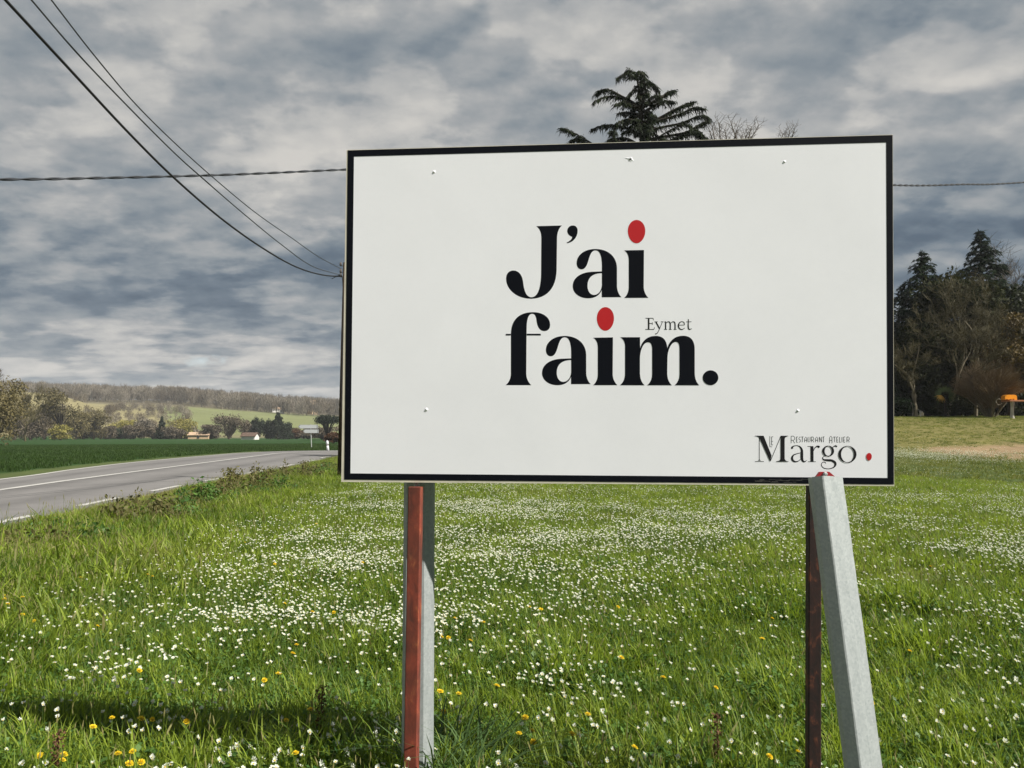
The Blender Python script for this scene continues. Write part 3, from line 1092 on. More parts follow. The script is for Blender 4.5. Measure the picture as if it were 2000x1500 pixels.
def twisted(name, ctrl, r, label, m):
    pts = catmull(ctrl, 90)
    mb = MB()
    for k in range(2):
        q = []
        L = 0
        for i, p in enumerate(pts):
            if i:
                L += (p - pts[i - 1]).length
            th = L * 2 * math.pi / .8 + k * math.pi
            d = (pts[min(i + 1, len(pts) - 1)] - pts[max(i - 1, 0)]).normalized()
            s_ = d.cross(Vector((0, 0, 1))).normalized()
            q.append(p + (s_ * math.cos(th) + Vector((0, 0, 1)) * math.sin(th)) * r)
        mb.tube(q, r, 4)
    return tag(mb.build(name, m, smooth=True), label, 'cable')


m_twc = mat('twisted_cable', (.03, .034, .04), .5, var=.1)
twisted('twisted_cable', [P(-900, 330, 10.6), P(-450, 352, 12.4), P(0, 350.5, 14.5), P(200, 347.5, 15.8), P(450, 341, 17.6), P(678, 331, 19.6), P(900, 322, 22), P(1100, 312, 24.9)], .016, 'twisted black cable crossing the sky left of the billboard', m_twc)
twisted('twisted_cable', [P(1100, 312, 24.9), P(1400, 346, 29), P(1747, 361.5, 34), P(1880, 360, 36), P(2000, 356, 38), P(2400, 326, 44)], .026, 'twisted black cable leaving the billboard towards the dark trees on the right', m_twc)
pt = P(1101, 300, 25); pb = Vector((pt.x, pt.y, h1(pt.x, pt.y) - .1))
hp = empty('utility_pole', (pb.x, pb.y, pb.z + .1), 'wooden utility pole hidden behind the middle of the billboard', 'utility pole')
pt.z = P(1101, 306, 25).z
mb = MB(); mb.tube([pb, pb.lerp(pt, .5), pt], [.12, .105, .085], 12)
mb.build('pole', m_wood, hp, smooth=True)
mb = MB(); mb.lathe(pt + Vector((0, -.1, -.16)), [(.03, 0), (.045, .04), (.03, .07)], 8)
mb.build('cable_clamp', m_iron, hp)

# ------------------------------------------------------------------ trees
def bare_branches(rg, base, height, spread=.5, trunk_r=.18, depth=5, forks=3, lean=(0, 0), first=.3, up=.35, wig=.18):
    """returns limbs [(pts, radii, level)] of a leafless tree"""
    out = []

    def grow(p, d, L, r, lev):
        n = 4
        pts, rad = [p.copy()], [r]
        q = p.copy(); dd = d.copy()
        for k in range(n):
            dd = (dd + Vector((rg.gauss(0, wig), rg.gauss(0, wig), rg.gauss(0, wig * .6) + up * .12))).normalized()
            q = q + dd * (L / n)
            pts.append(q.copy()); rad.append(r * (1 - .5 * (k + 1) / n))
        out.append((pts, rad, lev))
        if lev >= depth:
            return
        for c in range(forks + (1 if lev == 0 else 0) + (rg.random() < .4)):
            t_ = first + (1 - first) * rg.random() if lev == 0 else .25 + .75 * rg.random()
            if c == 0:
                t_ = 1.0
            i = min(n - 1, int(t_ * n))
            f_ = t_ * n - i
            o_ = pts[i].lerp(pts[i + 1], f_) if i < n else pts[-1]
            base_d = (pts[min(i + 1, n)] - pts[i]).normalized()
            side = Vector((rg.gauss(0, 1), rg.gauss(0, 1), rg.gauss(0, .35)))
            side = (side - base_d * side.dot(base_d)).normalized()
            nd = (base_d + side * (spread * rg.uniform(.7, 1.4) if c else spread * .35) + Vector((0, 0, up * .5))).normalized()
            grow(o_, nd, L * rg.uniform(.52, .74), rad[i] * .62, lev + 1)

    grow(base, Vector((lean[0], lean[1], 1)).normalized(), height * .42, trunk_r, 0)
    return out


def bare_tree(name, base, height, label, m_trunk, m_twig, seed=1, group=None, cat='tree', crown_dots=None, minr=.012, **kw):
    rg = random.Random(seed)
    limbs = bare_branches(rg, Vector((0, 0, 0)), height, **kw)
    top = max(p.z for pts, _, _ in limbs for p in pts)
    sc = height / top
    root = empty(name, base, label, cat, group)
    tr, cr = MB(), MB()
    for pts, rad, lev in limbs:
        pts = [Vector(base) + p * sc for p in pts]
        rad = [max(minr, r) for r in rad]
        if lev <= 1:
            tr.tube(pts, rad, 6, cap=False)
        else:
            cr.tube(pts, rad, 3, cap=False)
            if lev >= kw.get('depth', 5) - 1:      # finest twigs
                for k in range(3):
                    p = pts[rg.randrange(1, len(pts))]
                    L = height * rg.uniform(.025, .06)
                    d = Vector((rg.gauss(0, 1), rg.gauss(0, 1), rg.gauss(.7, .7))).normalized() * L
                    cr.tube([p, p + d * .5 + Vector((0, 0, L * .05)), p + d], [minr * .8, minr * .6, minr * .4], 3, cap=False)
    tr.build('trunk', m_trunk, root, smooth=True)
    cro = cr.build('crown', m_twig, root)
    if crown_dots:
        m_d, cnt, size = crown_dots
        lf = MB()
        tips = [[Vector(base) + p * sc for p in pts] for pts, _, lev in limbs if lev >= 2]
        for _ in range(cnt):
            q = rg.choice(tips); p = rg.choice(q) + Vector((rg.gauss(0, 1), rg.gauss(0, 1), rg.gauss(0, 1))) * size * 1.5
            leaf(lf, rg, p, size * rg.uniform(.5, 1.3))
        lf.build('foliage', m_d, cro)
    return root


def leaf(mb, rg, p, s_, flat=0.0, aspect=.6):
    n = Vector((rg.gauss(0, 1), rg.gauss(0, 1), rg.gauss(0, 1) + flat)).normalized()
    a = n.orthogonal().normalized()
    a = Matrix.Rotation(rg.random() * 6.28, 3, n) @ a
    b2 = n.cross(a)
    mb.add([p - a * s_, p + b2 * s_ * aspect, p + a * s_, p - b2 * s_ * aspect], [(0, 1, 2, 3)])


def leafy_tree(name, base, height, width, label, m_leaf, m_trunk, seed=1, n=2600, lobes=9, size=.16, shape='round', group=None, cat='tree', trunk_h=.25, twigs=True):
    rg = random.Random(seed)
    base = Vector(base)
    root = empty(name, base, label, cat, group)
    tr = MB()
    top = base + Vector((rg.gauss(0, .02) * width, 0, height * .8))
    tr.tube([base, base.lerp(top, .5) + Vector((rg.gauss(0, .03) * width, 0, 0)), top], [width * .035 + .03, width * .022 + .02, .02], 7, cap=False)
    cl = []
    for k in range(lobes):
        if shape == 'cone':
            hf = (k + .5) / lobes
            rr = (1 - hf) * .5 * rg.uniform(.6, 1)
            th = rg.random() * 6.28
            c = Vector((math.cos(th) * rr * width * .6, math.sin(th) * rr * width * .6, height * (trunk_h * .4 + hf * .9)))
            r = Vector((width * (.42 * (1 - hf) + .07), width * (.42 * (1 - hf) + .07), height / lobes * 1.1))
        elif shape == 'umbrella':
            th = rg.random() * 6.28; rr = rg.random() ** .5 * .38
            c = Vector((math.cos(th) * rr * width, math.sin(th) * rr * width, height * (.78 - rr * .25)))
            r = Vector((width * .18, width * .18, height * .14))
        else:
            th = rg.random() * 6.28; rr = rg.random() ** .5 * .33
            hz = trunk_h + (1 - trunk_h) * rg.uniform(.12, .82)
            k2 = math.sqrt(max(0, 1 - ((hz - (1 + trunk_h) / 2) / ((1 - trunk_h) / 2)) ** 2))
            c = Vector((math.cos(th) * rr * width * (k2 + .2), math.sin(th) * rr * width * (k2 + .2), height * hz))
            r = Vector((width * rg.uniform(.14, .24), width * rg.uniform(.14, .24), height * (1 - trunk_h) * rg.uniform(.13, .22)))
        cl.append((c, r))
        tr.tube([base + Vector((0, 0, height * trunk_h * .6)), base + c * .6 + Vector((0, 0, height * .1)), base + c], [width * .014 + .015, width * .01 + .01, .01], 4, cap=False)
    lf = MB()
    for _ in range(n):
        c, r = rg.choice(cl)
        d = Vector((rg.gauss(0, 1), rg.gauss(0, 1), rg.gauss(0, 1))).normalized() * rg.uniform(.35, 1.08)
        p = c + Vector((d.x * r.x, d.y * r.y, d.z * r.z))
        if p.z < .05:
            p.z = .05 + rg.random() * .2
        leaf(lf, rg, base + p, size * rg.uniform(.5, 1.3))
    tr.build('trunk', m_trunk, root)
    lf.build('crown', m_leaf, root)
    return root


def spray(mb, rg, p, d, L, wd):
    """a drooping needle spray: narrow ragged blade"""
    s_ = d.cross(Vector((0, 0, 1)))
    if s_.length < .05:
        s_ = Vector((1, 0, 0))
    s_ = (s_.normalized() * math.cos(rg.random() * 3.1) + Vector((0, 0, 1)) * rg.uniform(-.6, .6)).normalized() * wd
    m1 = p + d * L * .45
    mb.add([p - s_ * .35, m1 - s_ + Vector((0, 0, -L * .05)), p + d * L + Vector((0, 0, -L * .25)), m1 + s_, p + s_ * .35], [(0, 1, 2, 3, 4)])


def limb_sprays(fo, rg, pts, n, L, droop=.6, wd=.16):
    for _ in range(n):
        t_ = rg.random() ** .8 * (len(pts) - 1)
        i = min(len(pts) - 2, int(t_))
        p = pts[i].lerp(pts[i + 1], t_ - i)
        al = (pts[i + 1] - pts[i]).normalized()
        side = al.cross(Vector((0, 0, 1)))
        side = side.normalized() if side.length > .01 else Vector((1, 0, 0))
        d = (al * rg.uniform(.2, 1) + side * rg.choice((-1, 1)) * rg.uniform(.1, 1) + Vector((0, 0, -droop * rg.uniform(.2, 1.2)))).normalized()
        k_ = 2.1 if rg.random() < .14 else 1.0
        spray(fo, rg, p + Vector((rg.gauss(0, .05), rg.gauss(0, .05), rg.gauss(0, .04))), d, L * rg.uniform(.5, 1.2) * k_, wd * L * rg.uniform(.7, 1.3))


def conifer(name, base, height, width, label, m_leaf, m_trunk, seed=1, levels=22, per=8, n=26, droop=.35, low=.06, power=.85, lift=.12, group=None, L=None, jag=.35, split=True):
    rg = random.Random(seed)
    base = Vector(base)
    root = empty(name, base, label, 'conifer', group)
    tr, fo = MB(), MB()
    tr.tube([base - Vector((0, 0, .2)), base + Vector((0, 0, height * .5)), base + Vector((0, 0, height * .98))], [height * .022, height * .013, .02], 8, cap=False)
    L = L or width * .11
    for k in range(levels):
        hf = low + (1 - low) * (k + rg.uniform(-.3, .3)) / levels
        hf = min(.985, max(low, hf))
        R = width * .5 * (1 - hf) ** power + .05
        for q in range(max(3, int(per * (1 - hf * .5)))):
            th = rg.random() * 6.28
            rr = R * rg.uniform(1 - jag, 1.1)
            o_ = base + Vector((0, 0, height * hf))
            dr = Vector((math.cos(th), math.sin(th), 0))
            pts = [o_, o_ + dr * rr * .5 + Vector((0, 0, rr * lift)), o_ + dr * rr * .85 + Vector((0, 0, rr * lift * .9)), o_ + dr * rr + Vector((0, 0, rr * (lift - .14)))]
            tr.tube(pts, [.03 + rr * .012, .02, .012, .006], 3, cap=False)
            limb_sprays(fo, rg, pts, int(n * (.4 + rr / (width * .5))), L * (.32 + .68 * (1 - hf)), droop)
    limb_sprays(fo, rg, [base + Vector((0, 0, height * .9)), base + Vector((0, 0, height * .96)), base + Vector((0, 0, height))], 40, L * .7, .1)
    tr.build('trunk', m_trunk, root)
    fo.build('crown', m_leaf, root)
    return root


m_bark = mat('bark', (.075, .058, .04), .9, var=.35, scale=2)
m_bark_pale = mat('pale_bark', (.17, .145, .095), .9, var=.35, scale=2)
m_bark_dark = mat('dark_bark', (.03, .024, .017), .9, var=.3)
m_cedar = leafmat('cedar_needles', (.005, .010, .005), (.020, .028, .010), .6, .12, spec=.06)
m_fir = leafmat('fir_needles', (.004, .010, .005), (.017, .030, .011), .5, .1, spec=.06)
m_fir2 = leafmat('olive_needles', (.010, .015, .005), (.034, .042, .013), .4, .12)
m_holm = leafmat('evergreen_leaves', (.009, .013, .005), (.034, .038, .012), .5, .15, spec=.06)
m_brownleaf = leafmat('brown_leaves', (.035, .022, .008), (.105, .075, .022), .7, .2)
m_twig = leafmat('grey_brown_twigs', (.045, .034, .022), (.11, .09, .06), .5, .0)
m_twig_dk = leafmat('brown_twigs', (.075, .052, .028), (.17, .12, .062), .6, .0)
m_twig_ol = leafmat('lichen_twigs', (.035, .030, .012), (.10, .085, .035), .4, .0)

# cedar behind the sign: limbs traced, each pushed out to its own depth
ZC = (1050, 110, 3.636)
CD = 47.0


def cz(x, y, d=0.0):
    return P(ZC[0] + x / ZC[2], ZC[1] + y / ZC[2], CD + d)


cb = cz(742, 610); cbase = Vector((cb.x, cb.y, h1(cb.x, cb.y)))
cedar = empty('cedar_tree', cbase, 'tall dark cedar with layered drooping branches rising above the top of the billboard', 'conifer')
tr, fo = MB(), MB()
tr.tube([cbase - Vector((0, 0, .2)), cz(745, 900), cz(742, 610), cz(735, 400), cz(722, 250), cz(704, 140)], [.42, .36, .17, .13, .09, .05], 9, cap=False)
LIMBS = [
    [(704, 150), (680, 118), (645, 104), (608, 128), (562, 163)], [(706, 145), (715, 110), (745, 125), (758, 165)], [(712, 175), (690, 150), (672, 138), (640, 118)],
    [(728, 185), (770, 195), (820, 205), (862, 248)], [(728, 250), (690, 240), (660, 262), (640, 300)],
    [(735, 385), (680, 330), (600, 285), (520, 243), (465, 238), (418, 264)], [(720, 370), (640, 330), (570, 290), (480, 288), (398, 323)], [(735, 400), (660, 350), (600, 330), (545, 345)],
    [(738, 370), (810, 330), (880, 290), (930, 252), (976, 243)], [(750, 400), (830, 350), (900, 318), (970, 325)], [(740, 380), (800, 300), (850, 280), (872, 300)],
    [(745, 470), (860, 440), (950, 390), (1040, 345), (1096, 328)], [(760, 490), (880, 450), (1000, 415), (1110, 365), (1182, 373)],
    [(745, 540), (900, 500), (1020, 475), (1120, 432), (1180, 422), (1212, 438)], [(750, 600), (900, 570), (1050, 540), (1140, 490), (1213, 456)], [(750, 650), (940, 600), (1090, 550), (1150, 560), (1205, 588)],
    [(738, 420), (690, 405), (640, 400), (575, 402)], [(740, 490), (680, 455), (620, 450), (552, 482)],
    [(740, 570), (660, 520), (560, 494), (470, 490), (383, 520)], [(742, 650), (650, 590), (580, 580), (495, 602)], [(742, 700), (560, 640), (540, 560), (525, 530)],
    [(742, 850), (560, 740), (400, 630), (300, 568), (230, 532), (168, 508)], [(742, 900), (520, 760), (380, 650), (290, 585), (240, 600)],
]
rg = random.Random(11)
for lb in LIMBS:
    dd = rg.uniform(-2.2, 2.2)
    nn = len(lb)
    pts = catmull([cz(x, y, dd * k / (nn - 1)) for k, (x, y) in enumerate(lb)], 5)
    ln = sum((pts[i + 1] - pts[i]).length for i in range(len(pts) - 1))
    tr.tube(pts, [.09 * (1 - i / len(pts)) + .015 for i in range(len(pts))], 4, cap=False)
    limb_sprays(fo, rg, pts[2:], int(80 * ln), .25, .8, .13)
    for i in range(3, len(pts) - 1):
        for s_ in (-1, 1):
            if rg.random() < .5:
                al = (pts[i + 1] - pts[i]).normalized()
                sd = al.cross(Vector((0, 0, 1))).normalized() * s_
                Lb = rg.uniform(.25, .75) * (1.1 - .5 * i / len(pts))
                d = (al * rg.uniform(.5, 1.1) + sd * rg.uniform(.3, .9) + Vector((0, 0, rg.uniform(-.35, .15)))).normalized()
                q = [pts[i], pts[i] + d * Lb * .55, pts[i] + d * Lb + Vector((0, 0, -.22 * Lb))]
                tr.tube(q, [.02, .012, .006], 3, cap=False)
                limb_sprays(fo, rg, q, int(36 * Lb), .19, .9, .12)
for k in range(210):     # limbs towards and away from the viewer, and the unseen lower crown
    zf = rg.random()
    yy_ = 130 + zf * 2350
    th = rg.random() * 6.28
    R = (.5 + 5.8 * min(1, zf * 2.6) ** .8) * rg.uniform(.5, 1)
    if yy_ < 620:
        R *= .8
        if abs(math.cos(th)) > .45:
            R *= .45
    o_ = cz(738, yy_)
    dr = Vector((math.cos(th), math.sin(th), 0))
    pts = catmull([o_, o_ + dr * R * .5 + Vector((0, 0, R * .16)), o_ + dr * R * .85 + Vector((0, 0, R * .2)), o_ + dr * R + Vector((0, 0, R * .05))], 4)
    tr.tube(pts, [.07 * (1 - i / len(pts)) + .012 for i in range(len(pts))], 4, cap=False)
    limb_sprays(fo, rg, pts[1:], int(80 * R), .24, .8, .15)
tr.build('trunk', m_bark_dark, cedar)
fo.build('crown', m_cedar, cedar)

# leafless tree tips to the right of the cedar
def twig_fan(root_px, tips, seed, label):
    rg = random.Random(seed)
    b0 = P(root_px, 700, 52)
    base_ = Vector((b0.x, b0.y, h1(b0.x, b0.y)))
    root = empty('bare_tree', base_, label, 'tree')
    tr, cr = MB(), MB()
    fork = P(root_px, 420, 52)
    for k in range(34):       # side limbs all the way down the trunk
        o_ = base_.lerp(fork, rg.uniform(.22, 1.0))
        th = rg.random() * 6.28
        R = rg.uniform(1.6, 4.2)
        dr = Vector((math.cos(th), math.sin(th), rg.uniform(.3, .9)))
        lim = fork.z + 3.2 - o_.z
        if dr.z * R > lim:
            dr.z = lim / R
        q = catmull([o_, o_ + dr * R * .5, o_ + dr * R + Vector((0, 0, R * .12))], 5)
        tr.tube(q, [.06 * (1 - i / len(q)) + .014 for i in range(len(q))], 4, cap=False)
        for i in range(2, len(q)):
            for z_ in range(3):
                e_ = q[i] + Vector((rg.gauss(0, .6), rg.gauss(0, .6), rg.uniform(.1, .9)))
                cr.tube([q[i], q[i].lerp(e_, .5) + Vector((rg.gauss(0, .06), 0, 0)), e_], [.016, .012, .007], 3, cap=False)
    tr.tube([base_, b0, fork], [.28, .22, .14], 8, cap=False)
    for tx, ty in tips:
        e = P(ZC[0] + tx / ZC[2], ZC[1] + ty / ZC[2], 52 + rg.uniform(-2, 2))
        md = fork.lerp(e, .5) + Vector((rg.gauss(0, .3), rg.gauss(0, .3), .5))
        pts = catmull([fork, md, e], 8)
        tr.tube(pts, [.10 * (1 - i / len(pts)) + .018 for i in range(len(pts))], 5, cap=False)
        for i in range(6, len(pts)):
            for s_ in (-1, 1):
                if rg.random() < .9:
                    L = rg.uniform(.5, 1.3) * (1.15 - i / len(pts) * .6)
                    al = (pts[i] - pts[i - 1]).normalized()
                    d = (al * .8 + Vector((s_ * rg.uniform(.4, 1), rg.gauss(0, .5), rg.uniform(-.1, .4)))).normalized()
                    q = [pts[i], pts[i] + d * L * .5, pts[i] + d * L + Vector((0, 0, L * .12))]
                    cr.tube(q, [.018, .013, .008], 3, cap=False)
                    for z_ in range(3):
                        a = q[1].lerp(q[2], rg.random())
                        cr.tube([a, a + Vector((rg.gauss(0, .25), rg.gauss(0, .2), rg.uniform(.0, .35)))], [.01, .006], 3, cap=False)
    tr.build('trunk', m_twig, root)
    cr.build('crown', m_twig, root)


twig_fan(1425, [(1372, 465), (1290, 478), (1240, 500), (1215, 510), (1330, 520), (1420, 505), (1455, 560), (1570, 490), (1520, 500), (1490, 545)], 5, 'leafless tree whose thin twigs stand above the billboard just right of the cedar')
twig_fan(1500, [(1825, 515), (1790, 530), (1740, 560)], 6, 'leafless tree with one twiggy branch showing above the right end of the billboard top')


# ---- right-hand grove
def at_ground(px, dist):
    x = (px - 1000) / F * dist
    return Vector((x, dist, h1(x, dist)))


def hgt(px, py, dist):
    """height above ground of a pixel row at that distance"""
    return P(px, py, dist).z - h1((px - 1000) / F * dist, dist)


conifer('fir_tree', at_ground(1928, 66), hgt(1928, 448, 66), 11.5, 'tall dark fir with a pointed top at the right, highest of the grove', m_fir, m_bark_dark, 3, 46, 17, 80, .15, .10, .78, .22, jag=.5, L=.6)
conifer('fir_tree', at_ground(1812, 68), hgt(1812, 492, 68), 12, 'blue green fir rising behind the bare trees next to the right edge of the billboard', m_fir, m_bark_dark, 4, 42, 17, 80, .1, .12, .80, .35, jag=.5, L=.6)
conifer('fir_tree', at_ground(1768, 70), hgt(1768, 560, 70), 8.0, 'lower dark fir half hidden behind the right edge of the billboard', m_fir, m_bark_dark, 14, 30, 14, 70, .1, .1, .7, .3, L=.55)
conifer('fir_tree', at_ground(2045, 68), hgt(2045, 505, 68), 9.5, 'dark fir cut by the right edge of the picture', m_fir, m_bark_dark, 15, 24, 12, 70, .2, .1, .6, .2, L=.55)
leafy_tree('evergreen_tree', at_ground(1868, 64), hgt(1868, 530, 64), 8.5, 'olive green evergreen tree filling the middle of the grove between the two firs', m_holm, m_bark_dark, 5, 13000, 22, .19)
leafy_tree('evergreen_tree', at_ground(1780, 63), hgt(1780, 640, 63), 8.5, 'dark evergreen tree low behind the tangled bare tree', m_holm, m_bark_dark, 6, 11000, 18, .19, trunk_h=.1)
leafy_tree('evergreen_tree', at_ground(1985, 64), hgt(1985, 520, 64), 7.5, 'dark green evergreen tree at the right edge above the brown one', m_fir2, m_bark_dark, 7, 11000, 18, .2)
leafy_tree('evergreen_tree', at_ground(1915, 66.5), hgt(1915, 640, 66.5), 9.5, 'dense dark evergreen tree at the back of the grove below the tall fir', m_holm, m_bark_dark, 26, 11000, 18, .2, trunk_h=.08)
leafy_tree('brown_leaved_tree', at_ground(1972, 60), hgt(1972, 598, 60), 6.0, 'bronze brown leaved tree above the orange garden table', m_brownleaf, m_bark, 8, 9000, 16, .13, trunk_h=.38)
leafy_tree('evergreen_shrub', at_ground(1762, 58.5), hgt(1762, 757, 58.5), 4.2, 'clipped dark green shrub low beside the right edge of the billboard', m_fir, m_bark_dark, 9, 5200, 12, .12, trunk_h=.02, cat='shrub')
leafy_tree('evergreen_shrub', at_ground(1838, 60), hgt(1838, 742, 60), 4.4, 'broad dark shrub between the clipped shrub and the round brown bush', m_holm, m_bark_dark, 10, 5200, 12, .12, trunk_h=.02, cat='shrub')
leafy_tree('evergreen_shrub', at_ground(1985, 62), hgt(1985, 742, 62), 4.6, 'dark shrub behind the orange garden table', m_holm, m_bark_dark, 12, 4200, 12, .12, trunk_h=.02, cat='shrub')
leafy_tree('evergreen_shrub', at_ground(1890, 61.5), hgt(1890, 745, 61.5), 5.0, 'dark shrub just left of and behind the round brown bush', m_holm, m_bark_dark, 13, 5200, 12, .12, trunk_h=.02, cat='shrub')
bare_tree('bare_tree', at_ground(1788, 57.5), hgt(1788, 585, 57.5), 'tangled leafless tree with brown twigs right beside the billboard', m_bark_pale, m_twig_ol, 21, spread=.75, depth=5, forks=3, trunk_r=.15, up=.15, first=.25, wig=.24, minr=.013)
bare_tree('bare_tree', at_ground(1905, 58.5), hgt(1905, 520, 58.5), 'tall leafless tree with pale crooked limbs in front of the tall fir', m_bark_pale, m_twig_ol, 22, spread=.55, depth=5, forks=3, trunk_r=.15, up=.3, first=.35, wig=.20, minr=.012)
bare_tree('bare_tree', at_ground(1850, 59), hgt(1850, 560, 59), 'leafless tree with a thin pale leaning trunk in the middle of the grove', m_bark_pale, m_twig_ol, 23, spread=.5, depth=5, forks=3, trunk_r=.12, up=.3, first=.35, lean=(-.18, 0), minr=.013)
bare_tree('bare_tree', at_ground(2010, 72), hgt(2010, 440, 72), 'leafless grey tree standing tall behind the grove at the right edge', m_twig, m_twig, 24, spread=.6, depth=6, forks=3, trunk_r=.2, up=.35, first=.4, minr=.016)
# more of the wood beyond, what a step to the side would uncover
for k, (px, d, top) in enumerate(((1660, 66, 560), (1560, 70, 600), (1450, 66, 640), (1340, 72, 620), (2160, 66, 480), (2280, 70, 520), (1720, 76, 600), (1850, 78, 560), (1960, 79, 560))):
    conifer('fir_tree', at_ground(px, d), hgt(px, top, d), 8.5, ['dark fir behind the right end of the billboard', 'dark fir behind the billboard, second from its right end', 'dark fir behind the middle of the billboard', 'dark fir behind the billboard, below the cedar', 'dark fir just beyond the right edge of the picture', 'dark fir farthest to the right of the grove', 'dark fir at the back beside the billboard edge', 'dark fir at the back behind the middle of the grove', 'dark fir at the back behind the bronze brown tree'][k], m_fir, m_bark_dark, 40 + k, 18, 8, 26, .25, .06, .6, .15, group='outer firs of the grove')

# round brown multi-stemmed bush
def stem_bush(name, base, h_, w_, label, m_st, m_tw, seed, stems=26, twigs=1500, group=None, minr=.012):
    rg = random.Random(seed)
    base = Vector(base)
    root = empty(name, base, label, 'shrub', group)
    a_, b2 = MB(), MB()
    ends = []
    for k in range(stems):
        th = rg.random() * 6.28; rr = rg.random() ** .6
        e = Vector((math.cos(th) * rr * w_ * .32, math.sin(th) * rr * w_ * .32, h_ * rg.uniform(.3, .5)))
        s0 = base + Vector((math.cos(th) * .25 * rr, math.sin(th) * .25 * rr, -.05))
        pts = catmull([s0, base + e * .5 + Vector((rg.gauss(0, .08), rg.gauss(0, .08), 0)), base + e], 4)
        a_.tube(pts, [.05 * (1 - i / len(pts)) + .02 for i in range(len(pts))], 5, cap=False)
        ends += pts[3:]
    for _ in range(twigs):
        p = rg.choice(ends)
        out_ = (p - base); out_.z *= .6
        tgt = Vector((rg.gauss(0, 1), rg.gauss(0, 1), abs(rg.gauss(.5, .8)))).normalized()
        tgt = base + Vector((0, 0, h_ * .42)) + Vector((tgt.x * w_ * .5, tgt.y * w_ * .5, tgt.z * h_ * .58)) * rg.uniform(.6, 1.03)
        md = p.lerp(tgt, .5) + Vector((rg.gauss(0, .1), rg.gauss(0, .1), .08))
        b2.tube([p, md, tgt], [minr * 1.2, minr, minr * .5], 3, cap=False)
    a_.build('stem', m_st, root)
    b2.build('twigs', m_tw, root)
    return root


stem_bush('brown_bush', at_ground(1934, 56), hgt(1934, 698, 56), 5.2, 'round leafless brown bush with many crooked stems on the edge of the lawn', m_bark_pale, m_twig_dk, 31, 34, 3200, minr=.010)

# ---- mid-distance hedge row beyond the wheat field and the trees at the far left
def far_pt(px, d):
    return at_ground(px, d)


m_far_brown = leafmat('far_brown_twigs', (.075, .060, .040), (.135, .110, .075), .08, .0)
m_far_grey = leafmat('far_grey_twigs', (.065, .055, .038), (.235, .205, .155), .016, .0)  # grey twigs, with distance haze put into the colour as paler tones
m_far_olive = leafmat('far_olive_leaves', (.075, .062, .026), (.15, .125, .052), .08, .1)
m_far_dark = leafmat('far_dark_leaves', (.010, .018, .010), (.028, .038, .018), .1, .05)
m_far_yellow = leafmat('far_yellow_leaves', (.16, .145, .035), (.27, .24, .06), .1, .1)
m_far_rust = leafmat('far_russet_leaves', (.07, .035, .018), (.12, .065, .03), .1, .1)
bare_tree('bare_tree', far_pt(-6, 110), hgt(0, 678, 110), 'big leafless tree at the left edge of the picture', m_bark_pale, m_twig, 61, spread=.62, depth=6, forks=3, trunk_r=.28, up=.3, first=.25, minr=.022)
leafy_tree('olive_bush', far_pt(-8, 104), hgt(0, 735, 104), 8.0, 'olive coloured thicket at the left edge below the leafless tree', m_far_olive, m_bark_pale, 62, 7000, 18, .16, trunk_h=.03, cat='shrub')
bare_tree('bare_tree', far_pt(52, 190), hgt(52, 752, 190), 'leafless tree second from the left edge', m_twig_ol, m_twig_ol, 63, spread=.6, depth=5, forks=3, trunk_r=.25, up=.3, minr=.035)
